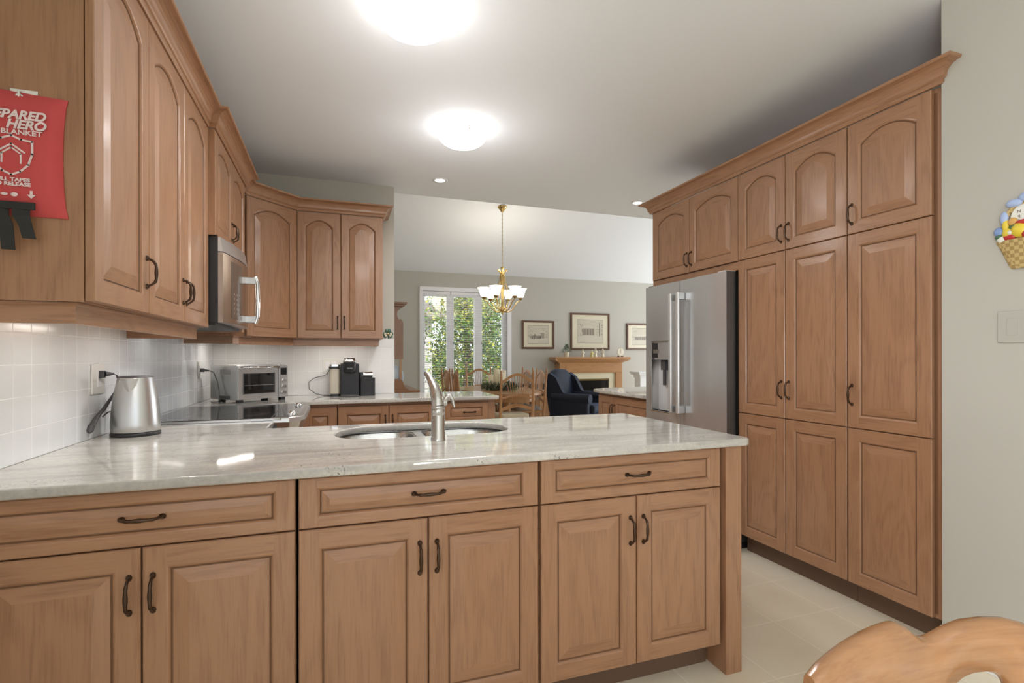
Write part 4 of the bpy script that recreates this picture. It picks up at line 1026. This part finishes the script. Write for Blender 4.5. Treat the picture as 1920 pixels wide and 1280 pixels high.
m = MB(); m.tube([(-.19, .03, .22), (-.19, .39, .22)], .009, CHAIRW['y'], 8); m.tube([(.19, .03, .22), (.19, .39, .22)], .009, CHAIRW['y'], 8); m.tube([(-.19, .21, .22), (.19, .21, .22)], .009, CHAIRW['x'], 8); m.build('stretcher', fc)

# ---------------------------------------------------------------- dining set
def dining_chair(label, loc, rz, cush):
    r = thing('dining_chair', label, 'chair', loc, rz, 'dining chairs'); P_ = PINE
    HW = .225
    for s_ in (-1, 1):
        m = MB(); x = s_ * HW
        m.tube([(x, .03, 0), (x, .0, .43), (x, -.012, .60)], [.016, .021, .020], P_['z'], 10)
        m.tube([(x, -.012, .60), (x, -.035, .90), (x, -.045, 1.00)], [.020, .017, .016], P_['z'], 10)
        m.lathe([(.016, 0), (.019, .008), (.012, .020), (.010, .03), (.017, .042), (.017, .052), (.010, .062), (.013, .072), (.010, .088), (.001, .105)], P_['z'], (x, -.045, .998), 12); m.build('back_post', r)
    def arch(zc, rise, h, y, name, droop=True):
        m = MB(); secs = []
        for i in range(17):
            u = i / 16 * 2 - 1; x = u * (HW - .012); z = zc + rise * math.cos(u * PI / 2) ** 1.3 if True else 0
            yy_ = y - .010 * (1 - u * u) * -1
            secs.append([(x, yy_ - .010, z), (x, yy_ + .010, z), (x, yy_ + .010, z + h), (x, yy_ - .010, z + h)])
        m.rings(secs, P_['x'], smooth=False); return m.build(name, r, .003)
    arch(.925, .095, .040, -.040, 'top_rail'); arch(.715, .035, .022, -.022, 'middle_rail'); arch(.560, .050, .045, -.008, 'lower_rail')
    for i in range(9):
        u = (i - 4) / 4
        m = MB(); zt0 = .93 + .095 * math.cos(u * .72 * PI / 2) ** 1.3
        m.tube([(u * .155, -.034, zt0), (u * .095, -.022, .74), (u * .088, -.018, .70), (u * .095, -.008, .585 + .04)], [.0052, .0042, .0042, .005], P_['z'], 6); m.build('spindle', r)
    m = MB(); m.prism(rr(-.225, .0, .225, .44, .04, 4), 'z', .42, .455, P_['x']); m.build('seat', r, .006)
    m = MB(); m.prism(rr(-.205, .03, .205, .43, .06, 5), 'z', .456, .505, cush); m.build('cushion', r, .018, segs=3)
    for s_ in (-1, 1):
        m = MB(); m.tube([(s_ * .195, .40, .42), (s_ * .20, .41, .30), (s_ * .205, .42, 0)], [.02, .024, .013], P_['z'], 10); m.build('front_leg', r)
    m = MB()
    for s_ in (-1, 1): m.tube([(s_ * .215, .03, .2), (s_ * .20, .41, .2)], .009, P_['y'], 8)
    m.tube([(-.205, .22, .2), (.205, .22, .2)], .009, P_['x'], 8); m.build('stretcher', r)
    return r
# near chair: its back towards the camera
c0 = dining_chair('dining chair at the near end of the table, its back to the camera', (2.262, 6.35, 0), 0, BEIGEC)
c1 = dining_chair('dining chair on the right of the table, the one nearer the camera', (3.03, 7.46, 0), PI / 2 - .05, GREYC)
dup(c1, (3.03, 8.07, 0), PI / 2 + .02, 'dining chair on the right of the table, the one farther from the camera')
dup(c1, (1.75, 7.55, 0), -PI / 2 - .05, 'dining chair on the left of the table, the one nearer the camera')
dup(c1, (1.74, 8.18, 0), -PI / 2 + .08, 'dining chair on the left of the table, the one farther from the camera')
dup(c0, (2.445, 8.85, 0), PI, 'dining chair at the far end of the table in front of the window')
t = thing('dining_table', 'oval honey-coloured wooden dining table', 'table', (2.40, 7.62, 0))
def ell(a, b, n=40, p=2.6): return [(a * math.copysign(abs(math.cos(2 * PI * i / n)) ** (2 / p), math.cos(2 * PI * i / n)), b * math.copysign(abs(math.sin(2 * PI * i / n)) ** (2 / p), math.sin(2 * PI * i / n))) for i in range(n)]
m = MB(); m.prism(ell(.53, 1.05), 'z', .735, .765, PINE['y']); m.build('tabletop', t, .008)
m = MB(); m.prism(ell(.45, .95), 'z', .64, .734, PINE['y']); m.build('apron', t)
for yy_ in (-.45, .45):
    m = MB(); m.lathe([(.06, .0), (.05, .12), (.09, .22), (.05, .34), (.06, .5), (.05, .64)], PINE['z'], (0, yy_, .0), 16); m.build('pedestal', t)
m = MB()
for yy_ in (-.45, .45): m.box((-.33, yy_ - .035, 0), (.33, yy_ + .035, .07), PINE['x'])
m.build('table_foot', t, .01)
# centrepiece
t = thing('evergreen_centrepiece', 'evergreen and cone wreath arrangement on the dining table', 'centrepiece', (2.40, 7.50, .7655))
GRN = mat('evergreen', (.045, .075, .035), .8); CONE = mat('pine_cone', (.13, .075, .045), .8)
m = MB()
for i in range(2200):
    a = random.random() * 2 * PI; rr_ = random.uniform(.10, .25); z = random.uniform(.0, .13) * (1.2 - rr_ * 2); c_ = Vector((rr_ * 1.15 * math.cos(a), rr_ * 1.4 * math.sin(a), max(z, .005)))
    d = Vector((random.uniform(-1, 1), random.uniform(-1, 1), random.uniform(0, 1))).normalized() * random.uniform(.03, .06); s_ = d.cross(Vector((0, 0, 1))).normalized() * .005
    m.add([tuple(c_ - s_), tuple(c_ + s_), tuple(c_ + d)], [(0, 1, 2)], GRN)
m.build('greenery', t)
for i in range(9):
    a = i * .7; m = MB(); m.sphere((.17 * math.cos(a), .22 * math.sin(a), .055), .028, CONE, 10, (1, 1, 1.3)); m.build('pine_cone', t)
m = MB(); m.lathe([(.0, 0), (.11, 0), (.11, .015), (.0, .016)], PINE['x'], n=20); m.build('wood_base', t)
cand = thing('pillar_candle', '', 'candle', (2.36, 7.55, .783), group='cream pillar candles')
cand['label'] = 'tallest cream pillar candle in the table centrepiece'
m = MB(); m.lathe([(.045, 0), (.045, .300), (.040, .302), (.030, .296), (.001, .295)], WAX, n=20); m.build('wax', cand)
m = MB(); m.tube([(0, 0, .295), (0, 0, .312)], .0015, BLACK, 5); m.build('wick', cand)
for (x, y, s_, l_) in ((2.46, 7.52, .93, 'cream pillar candle at the right in the table centrepiece'), (2.405, 7.44, .80, 'shorter cream pillar candle at the front in the table centrepiece'), (2.275, 7.56, .70, 'short cream pillar candle at the left in the table centrepiece')):
    c_ = dup(cand, (x, y, .783), 0, l_); c_.scale = (1, 1, s_)

# chandelier
cx, cy = 2.475, 7.60; czc = 2.92 + (YF - cy) * .30
t = thing('chandelier', 'brass chandelier with six frosted bell shades over the dining table', 'chandelier', (cx, cy, 1.925))
zc_ = czc - 1.925
m = MB(); m.lathe([(.075, 0.01), (.073, -.012), (.05, -.035), (.022, -.072), (.008, -.085)], BRASS, (0, 0, zc_), 24); m.build('canopy', t)
m = MB(); z = zc_ - .085; i = 0
while z > .78:
    ax = (1, 0) if i % 2 else (0, 1)
    m.tube([(ax[0] * .009 * math.cos(a), ax[1] * .009 * math.cos(a), z - .016 + .019 * math.sin(a)) for a in [2 * PI * k_ / 8 for k_ in range(9)]], .0028, ABRASS, 5, cap=False); z -= .031; i += 1
m.tube([(0, 0, zc_ - .08), (0, 0, .76)], .0022, ABRASS, 5)
m.build('chain', t)
m = MB(); m.lathe([(.001, -.0), (.016, .008), (.022, .028), (.010, .04), (.030, .05), (.045, .07), (.030, .10), (.020, .16), (.022, .40), (.030, .50), (.034, .60), (.026, .66), (.014, .70), (.016, .72), (.030, .735), (.014, .76)], BRASS, n=20)
m.build('centre_column', t)
m = MB()
for k_ in range(6):
    a = k_ * PI / 3 + .3; m.tube([((.022 + p[0]) * math.cos(a), (.022 + p[0]) * math.sin(a), p[1]) for p in ((0, .58), (.012, .66), (.04, .70), (.062, .695), (.058, .68))], [.008, .010, .010, .008, .003], BRASS, 8, flat=(1, .6))
m.build('leaf_crown', t)
for k_ in range(6):
    a = k_ * PI / 3 - .124; ca, sa = math.cos(a), math.sin(a)
    P_ = [(.02, .055), (.08, .045), (.15, .075), (.20, .14), (.235, .20), (.265, .22), (.285, .225), (.290, .245)]
    m = MB(); m.tube([(p[0] * ca, p[0] * sa, p[1]) for p in P_], .0075, BRASS, 8)
    P2 = [(.02, .09), (.09, .10), (.13, .16), (.14, .24), (.11, .34), (.07, .44), (.045, .56), (.03, .64)]
    m.tube([(p[0] * ca, p[0] * sa, p[1]) for p in P2], .005, BRASS, 7); ar = m.build('arm', t)
    m = MB(); m.lathe([(.010, .235), (.022, .245), (.036, .262), (.042, .272), (.010, .275)], ABRASS, (.290 * ca, .290 * sa, 0), 16); m.build('cup', ar)
    m = MB(); m.lathe([(.028, .272), (.044, .282), (.058, .31), (.068, .35), (.078, .385), (.098, .412), (.104, .418), (.096, .414), (.074, .385), (.05, .30)], GLOWC, (.290 * ca, .290 * sa, 0), 20, cap=False); m.build('glass_shade', ar)
light('chandelier_bulbs', 'POINT', (cx, cy, 2.62), 18, (1, .9, .75), shadow_soft_size=.25)

# ---------------------------------------------------------------- far wall: pictures
PIC = mat('etching_paper', (.62, .57, .45), .6)
INK = mat('etching_ink', (.16, .13, .10), .7); MIDI = mat('etching_midtone', (.36, .31, .25), .7); SNOW = mat('etching_snow', (.66, .61, .50), .7)
def picture(label, x0, x1, z0, z1, kind):
    w_, h_ = x1 - x0, z1 - z0
    t = thing('framed_picture', label, 'picture', (x0, YF - .002, z0), 0, 'framed winter prints')
    b = .038
    m = MB()
    m.box((0, -.028, 0), (w_, 0, b), FRAMEM); m.box((0, -.028, h_ - b), (w_, 0, h_), FRAMEM); m.box((0, -.028, b), (b, 0, h_ - b), FRAMEM); m.box((w_ - b, -.028, b), (w_, 0, h_ - b), FRAMEM); m.build('frame', t, .004)
    m = MB(); m.box((b, -.012, b), (w_ - b, -.008, h_ - b), MATB); m.build('mat_board', t)
    mx = .16 * w_ + .02; mz = .18 * h_ + .01
    ax, az, bx, bz = mx, mz, w_ - mx, h_ - mz * .95
    m = MB(); m.box((ax - .008, -.0125, az - .008), (bx + .008, -.012, bz + .008), INK); m.box((ax - .003, -.013, az - .003), (bx + .003, -.0125, bz + .003), PIC)
    W_, H_ = bx - ax, bz - az; Y_ = -.0135
    def R(u0, v0, u1, v1, mt, dy=0): m.box((ax + u0 * W_, Y_ - dy, az + v0 * H_), (ax + u1 * W_, -.0125, az + v1 * H_), mt)
    R(0, 0, 1, .28, SNOW)
    rnd = random.Random(len(label))
    if kind == 0:
        R(.12, .25, .62, .45, MIDI, .0002); R(.60, .28, .80, .60, MIDI, .0002); R(.11, .45, .64, .53, SNOW, .0004); R(.58, .60, .82, .68, SNOW, .0004)
        for u in (.2, .3, .37, .48, .56): R(u, .25, u + .03, .40, INK, .0005)
        m.tube([(ax + (.33 + .05 * math.cos(a)) * W_, Y_ - .001, az + (.36 + .16 * math.sin(a)) * H_) for a in [PI * i / 8 for i in range(9)]], .006, INK, 5)
    elif kind == 1:
        R(.18, .34, .66, .64, MIDI, .0002)
        m.add([(ax + u * W_, Y_ - .0006, az + v * H_) for u, v in ((.13, .63), (.68, .63), (.52, .74), (.40, .78), (.28, .74))], [(0, 1, 2, 3, 4)], SNOW)
        for u in (.2, .28, .38, .5, .6): R(u, .34, u + .02, .58, INK, .0005)
        R(.86, .28, .885, .88, INK, .0005)
    else:
        R(.14, .3, .9, .52, MIDI, .0002); R(.10, .50, .95, .60, SNOW, .0003)
        for u in (.2, .3, .42, .55, .66, .8): R(u, .30, u + .05, .42, INK, .0005)
    for i in range(60):
        u, v = rnd.choice([rnd.uniform(.01, .25), rnd.uniform(.7, .97)]), rnd.uniform(.3, .85); R(u, v, min(u + .03, .99), v + .02, MIDI if i % 2 else INK, .0007 + i * 1e-6)
    m.build('winter_scene', t)
    m = MB(); m.box((b, -.0165, b), (w_ - b, -.0155, h_ - b), m_glass('picture_glass', (1, 1, 1), .03)) ; m.build('picture_glass', t)
picture('small framed winter print left of the mantel', 3.641, 4.366, 1.434, 2.020, 0)
picture('large framed winter print centred above the mantel', 4.745, 5.684, 1.415, 2.205, 1)
picture('framed winter print at the right of the mantel, cut off by the fridge', 6.115, 6.86, 1.420, 2.005, 2)

# ---------------------------------------------------------------- fireplace
t = thing('fireplace', 'wooden fireplace mantel with cream surround and black firebox', 'fireplace', (5.12, YF, 0))
fy = -.25
m = MB(); pr = [(-.735, 1.10), (.735, 1.10), (.735, 1.14), (.80, 1.165), (.86, 1.20), (.875, 1.205), (.875, 1.235), (-.875, 1.235), (-.875, 1.205), (-.86, 1.20), (-.80, 1.165), (-.735, 1.14)]
m.rings([[(x, fy - .0 - .06 * max(0, (abs(x) - .73) / .145) - (.06 if z > 1.19 else 0), z) for x, z in pr], [(x, 0, z) for x, z in pr]], PINE['x'], smooth=False)
m.box((-.875, fy - .12, 1.236), (.875, -.001, 1.262), PINE['x']); m.build('mantel_shelf', t, .004)
m = MB(); m.box((-.735, fy, .93), (.735, -.001, 1.10), PINE['x']); m.box((-.60, fy - .008, .955), (.56, fy, 1.075), PINE['x']); m.build('frieze', t, .003)
for s_ in (-1, 1):
    m = MB(); x0, x1 = sorted((s_ * .735, s_ * .575)); m.box((x0, fy - .006, 0), (x1, -.001, .929), PINE['z']); m.box((x0 - .004, fy - .016, 0), (x1 + .004, fy - .006, .16), PINE['z']); m.build('pilaster', t, .003)
m = MB(); m.box((-.574, fy + .03, .80), (.574, -.001, .929), CREAM); m.box((-.574, fy + .03, 0), (-.43, -.001, .80), CREAM); m.box((.43, fy + .03, 0), (.574, -.001, .80), CREAM); m.build('stone_surround', t)
m = MB(); m.box((-.43, fy + .045, .10), (.43, -.01, .80), BLACK); m.box((-.40, fy + .040, .16), (.40, fy + .045, .76), BLACKG); m.box((-.41, fy + .036, .765), (.41, fy + .044, .79), ABRASS); m.build('firebox', t)
m = MB(); m.box((-.60, fy - .32, 0), (.60, fy - .02, .05), CREAM); m.build('hearth', t)

# mantel ornaments
ZM = 1.2625; YM = YF - .27
t = thing('potted_plant', 'small green potted plant on the left end of the mantel', 'plant', (4.53, YM, ZM))
m = MB(); m.lathe([(.045, 0), (.055, .09), (.06, .10), (.05, .10)], CREAM, n=18); m.build('pot', t)
m = MB(); LG = mat('plant_leaf', (.10, .20, .08), .6); LB = mat('plant_leaf_blue', (.10, .16, .17), .6)
for i in range(260):
    a = random.random() * 2 * PI; h_ = random.uniform(.09, .26); r_ = (.27 - h_) * .75 * random.random() ** .5; c_ = Vector((r_ * math.cos(a), r_ * math.sin(a), h_)); d = Vector((math.cos(a), math.sin(a), random.uniform(-.3, .8))) * .03; s_ = Vector((-math.sin(a), math.cos(a), 0)) * .010
    m.add([tuple(c_ - s_), tuple(c_ + d * .5 - s_ * .2 + Vector((0, 0, .004))), tuple(c_ + d), tuple(c_ + s_)], [(0, 1, 2, 3)], LG if i % 3 else LB)
m.build('foliage', t)
POR = mat('porcelain', (.78, .72, .58), .35); POY = mat('porcelain_yellow', (.70, .62, .25), .35)
def figurine(label, x, h_, mt, arm=0):
    t = thing('porcelain_figurine', label, 'figurine', (x, YM, ZM), 0, 'porcelain figurines on the mantel')
    m = MB(); m.lathe([(.034, 0), (.036, .008), (.030, .03), (.024, h_ * .45), (.030, h_ * .62), (.022, h_ * .74), (.010, h_ * .78)], mt, n=14); m.build('robe', t)
    m = MB(); m.sphere((0, 0, h_ * .88), h_ * .105, POR, 12); m.build('head', t)
    m = MB(); m.tube([(-.026, -.01, h_ * .64), (-.03, -.03, h_ * .5), (0, -.036, h_ * (.5 + arm))], .008, mt, 8); m.tube([(.026, -.01, h_ * .64), (.03, -.03, h_ * .5), (0, -.036, h_ * (.5 + arm))], .008, mt, 8); m.build('arms', t)
figurine('cream porcelain figurine standing alone left of centre on the mantel', 4.905, .165, POR)
figurine('shorter yellow porcelain figurine beside the white one mid-mantel', 5.115, .150, POY)
figurine('tallest white porcelain figurine mid-mantel', 5.205, .185, POR, .1)
figurine('cream porcelain figurine with raised arms right of centre on the mantel', 5.375, .175, POR, .3)
t = thing('round_clock', 'round cream clock on a small stand at the right of the mantel', 'clock', (5.80, YM, ZM))
m = MB(); m.rings([[(q_ * math.cos(2 * PI * i / 28), y_, .105 + q_ * math.sin(2 * PI * i / 28)) for i in range(28)] for q_, y_ in ((.082, .0), (.086, -.01), (.080, -.018))], POR); m.build('dial', t)
m = MB(); m.box((-.002, -.021, .08), (.002, -.018, .18), FRAMEM); m.build('hand', t)
m = MB(); m.box((-.06, -.03, 0), (-.035, .02, .022), FRAMEM); m.box((.035, -.03, 0), (.06, .02, .022), FRAMEM); m.build('stand', t)

# low cabinet and black set by the fireplace
t = thing('louvred_cabinet', 'low wooden cabinet with louvred doors against the far wall', 'cabinet', (3.55, 9.48, 0))
m = MB(); m.box((0, .01, 0), (.72, .40, .535), PINE['z']); m.box((-.015, -.01, .536), (.735, .415, .56), PINE['x']); m.build('cabinet_body', t, .003)
for a, b in ((.012, .358), (.362, .708)):
    m = MB(); m.box((a, -.006, .03), (a + .04, .010, .52), PINE['z']); m.box((b - .04, -.006, .03), (b, .010, .52), PINE['z']); m.box((a, -.006, .03), (b, .010, .07), PINE['x']); m.box((a, -.006, .48), (b, .010, .52), PINE['x'])
    z = .075
    while z < .478: m.add([(a + .04, .008, z + .014), (b - .04, .008, z + .014), (b - .04, -.004, z), (a + .04, -.004, z)], [(0, 1, 2, 3)], PINE['x']); z += .019
    d_ = m.build('door', t)
    m = MB(); kx = b - .02 if a < .1 else a + .02; m.sphere((kx, -.018, .30), .012, WHITE, 10); m.tube([(kx, -.006, .30), (kx, -.012, .30)], .005, BRASS, 6); m.build('knob', d_)
t = thing('stereo_set', 'black audio set on the low louvred cabinet', 'stereo', (3.60, 9.54, .561))
m = MB(); m.box((0, 0, .008), (.60, .30, .155), BLACK); m.build('case', t, .004)
m = MB(); m.box((.30, -.002, .03), (.57, .0, .05), STEEL); m.build('front_strip', t)

# armchair
t = thing('wing_armchair', 'dark navy velvet wing armchair in front of the fireplace', 'armchair', (3.86, 7.75, 0), math.radians(36))
# local: front faces -y
def soft(name, mb, bev=.05): 
    return mb.build(name, t, bev, segs=4)
m = MB(); m.box((-.36, -.38, .10), (.36, .34, .36), NAVY); soft('seat_base', m, .03)
m = MB(); m.box((-.27, -.42, .36), (.27, .22, .50), NAVY); soft('seat_cushion', m, .05)
m = MB(); secs = []
for i in range(15):
    u = i / 14 * 2 - 1; x = u * .36; zt0 = 1.06 - .16 * abs(u) ** 3.2
    secs.append([(x, .20 - .0, .36), (x, .36, .36), (x, .43, zt0 - .03), (x, .40, zt0), (x, .33, zt0), (x, .29, zt0 - .04)])
m.rings(secs, NAVY, smooth=True); m.build('backrest', t)
for s_ in (-1, 1):
    m = MB(); x0, x1 = sorted((s_ * .27, s_ * .39)); m.box((x0, -.36, .10), (x1, .34, .58), NAVY); m.tube([(s_ * .335, -.39, .60), (s_ * .335, .30, .61)], .075, NAVY, 16); ar = soft('armrest', m, .03)
    m = MB(); m.prism([(-.02, .60), (.33, .60), (.40, .98), (.34, 1.0), (.22, .92), (.10, .70)], 'x', x0 + .02, x1 - .005, NAVY); soft('wing', m, .02)
for x in (-.31, .31):
    for y in (-.32, .30):
        m = MB(); m.lathe([(.018, 0), (.028, .10)], FRAMEM, (x, y, 0), 10); m.build('leg', t)

# white post with moulded cap
t = thing('white_newel_post', 'white square post with a moulded cap by the living-room wall', 'post', (5.92, 9.0, 0))
m = MB(); m.box((-.10, -.10, 0), (.30, .10, .84), WHITE); m.build('post', t, .003)
m = MB(); m.box((-.12, -.12, .84), (.32, .12, .90), WHITE); m.box((-.16, -.16, .90), (.36, .16, .935), WHITE); m.box((-.18, -.18, .935), (.38, .18, .965), WHITE); m.build('cap', t, .006)

# ---------------------------------------------------------------- hutch
t = thing('china_hutch', 'brown wooden hutch with scrolled sides against the dining-room left wall', 'hutch', (.252, 6.0, 0))
hx_ = .252
def HP(p): return [(x - hx_, z) for x, z in p]
upper = HP([(hx_, 1.247), (.746, 1.247), (.748, 1.66), (.742, 1.690), (.722, 1.712), (.700, 1.706), (.688, 1.725), (.676, 1.765), (.684, 1.800), (.705, 1.826), (.735, 1.838), (.745, 1.855), (hx_, 1.855)])
lowp = HP([(hx_, .888), (.937 - .12, .888), (.800, .896), (.775, .912), (.757, .945), (.748, .985), (.730, 1.012), (.700, 1.02), (hx_, 1.02)])
for y in (0, 1.18):
    m = MB(); m.prism(upper, 'y', y, y + .022, BROWN['z']); m.build('upper_side', t, .002)
    m = MB(); m.prism(lowp, 'y', y, y + .022, BROWN['z']); m.build('side_scroll', t, .002)
    m = MB(); m.box((.705 - hx_, y, 1.02), (.732 - hx_, y + .022, 1.247), PINE['z']); m.build('small_post', t)
m = MB(); m.box((0, -.03, 1.856), (.50, 1.23, 1.880), BROWN['y']); m.box((0, -.045, 1.880), (.535, 1.245, 1.905), BROWN['y']); m.build('cornice', t, .004)
m = MB(); m.box((0, -.02, .860), (.685, 1.22, .887), BROWN['y']); m.build('shelf_top', t, .004)
m = MB(); m.box((0, 0, .0), (.64, 1.20, .859), BROWN['z']); m.build('base', t, .003)
m = MB(); m.box((0, .022, .888), (.012, 1.18, 1.856), BROWN['z']); m.build('back_board', t)
m = MB(); m.box((.012, .022, 1.25), (.44, 1.18, 1.27), BROWN['y']); m.box((.012, .022, 1.55), (.44, 1.18, 1.57), BROWN['y']); m.build('shelf', t)
t = thing('hutch_light_disc', 'pale blue disc added on the hutch in place of window light behind it', 'plate', (.62, 6.10, .888))
m = MB(); PG = mat('pale_window_light', (.62, .72, .80), .15); m.rings([[(q_ * math.cos(2 * PI * i / 28), y_, .150 + q_ * math.sin(2 * PI * i / 28)) for i in range(28)] for q_, y_ in ((.150, 0), (.148, -.008), (.09, .006), (.001, .008))], PG); m.build('plate', t)  # pale disc stands in for window light showing through the hutch

# ---------------------------------------------------------------- outside
m = MB(); m.box((-14, YF + .5, -.60), (24, 40, -.5), mat('lawn_base', (.16, .22, .07), .9)); m.box((-14, -30, -.60), (24, YR - .5, -.5), bpy.data.materials['lawn_base']); o = struct('ground', m)
m = MB(); m.box((-1.0, YF + .3, -.5), (5.0, YF + 2.6, -.42), mat('patio_stone', (.55, .52, .46), .9)); struct('ground_patio', m)
SID = mat('siding', (.78, .76, .76), .6)
t = thing('neighbour_house', 'white clapboard house wall outside the left of the window', 'house', (0, 14.0, -.5))
m = MB(); z = 0
while z < 2.85:
    m.add([(-4, 0, z), (2.52, 0, z), (2.52, -.025, z + .01), (-4, -.025, z + .01), (-4, 0, z + .19), (2.52, 0, z + .19)], [(0, 1, 2, 3), (3, 2, 5, 4), (0, 3, 4), (1, 5, 2)], SID); z += .18
m.box((-4, .001, 0), (2.52, 3, 2.9), SID); m.build('siding_wall', t)
m = MB(); m.prism([(-4.3, 2.85), (2.9, 2.85), (2.9, 3.0), (-.8, 4.6), (-4.3, 4.6)], 'y', -.35, 3.2, mat('roof_shingle', (.42, .38, .37), .9)); m.build('roof', t)
def m_leaf(name, c): return mat(name, c, .6)
LF = [m_leaf('leaf_green', (.13, .26, .045)), m_leaf('leaf_yellow', (.50, .50, .08)), m_leaf('leaf_dark', (.035, .10, .03)), m_leaf('leaf_orange', (.45, .30, .07))]
BARK = mat('bark', (.16, .12, .09), .9)
def tree(label, x, y, h_, R_, n_, pal, seed):
    rnd = random.Random(seed); t = thing('garden_tree', label, 'tree', (x, y, -.5), 0, 'garden trees')
    m = MB(); m.tube([(0, 0, 0), (.05, 0, h_ * .4), (-.03, .05, h_ * .85)], [.13, .09, .03], BARK, 8)
    for i in range(7):
        a = rnd.random() * 6.28; z = h_ * rnd.uniform(.25, .7); m.tube([(0, 0, z), (R_ * .7 * math.cos(a), R_ * .7 * math.sin(a), z + R_ * .4)], [.045, .012], BARK, 6)
    m.build('trunk', t)
    m = MB(); cl = [(rnd.uniform(-1, 1) * R_, rnd.uniform(-.6, .6) * R_, rnd.uniform(.12, .97) * h_) for _ in range(46)]
    for i in range(n_):
        c_ = Vector(cl[i % len(cl)]); p = c_ + Vector((rnd.gauss(0, .26), rnd.gauss(0, .26), rnd.gauss(0, .24)))
        d = Vector((rnd.uniform(-1, 1), rnd.uniform(-1, 1), rnd.uniform(-1, .5))).normalized(); s_ = d.orthogonal().normalized(); L = rnd.uniform(.05, .10)
        mt = LF[pal[rnd.randrange(len(pal))] if p.z < h_ * .6 else (1 if rnd.random() < .45 else pal[rnd.randrange(len(pal))])]
        m.add([tuple(p), tuple(p + d * L * .5 + s_ * L * .35), tuple(p + d * L), tuple(p + d * L * .5 - s_ * L * .35)], [(0, 1, 2, 3)], mt)
    m.build('foliage', t)
tree('leafy green and yellow tree outside the left of the window', 3.05, 12.3, 4.6, .62, 8000, (0, 0, 2, 1), 1)
tree('yellow-green tree outside the middle of the window', 3.95, 14.6, 4.9, .95, 9000, (0, 1, 0, 3), 2)
tree('dense green tree outside the right of the window', 4.65, 12.6, 4.9, .85, 9000, (0, 0, 2), 3)
tree('large background tree far out beyond the window', 5.0, 18.5, 6.8, 2.8, 24000, (1, 0, 2), 4)
def hedge(label, x0, x1, y, h_, seed):
    rnd = random.Random(seed); m = MB()
    for i in range(6000):
        p = Vector((rnd.uniform(x0, x1), y + rnd.uniform(-.4, .4), rnd.uniform(-.5, h_) )); d = Vector((rnd.uniform(-1, 1), -abs(rnd.uniform(.1, 1)), rnd.uniform(-1, 1))).normalized(); s_ = d.orthogonal().normalized(); L = .10
        m.add([tuple(p), tuple(p + d * L * .5 + s_ * L * .35), tuple(p + d * L), tuple(p + d * L * .5 - s_ * L * .35)], [(0, 1, 2, 3)], LF[2 if rnd.random() < .6 else 0])
    o = m.build('hedge'); tag(o, label, 'hedge'); return o
hedge('low dark hedge at the foot of the trees outside the window', 3.0, 8.0, 16.2, 1.5, 9)
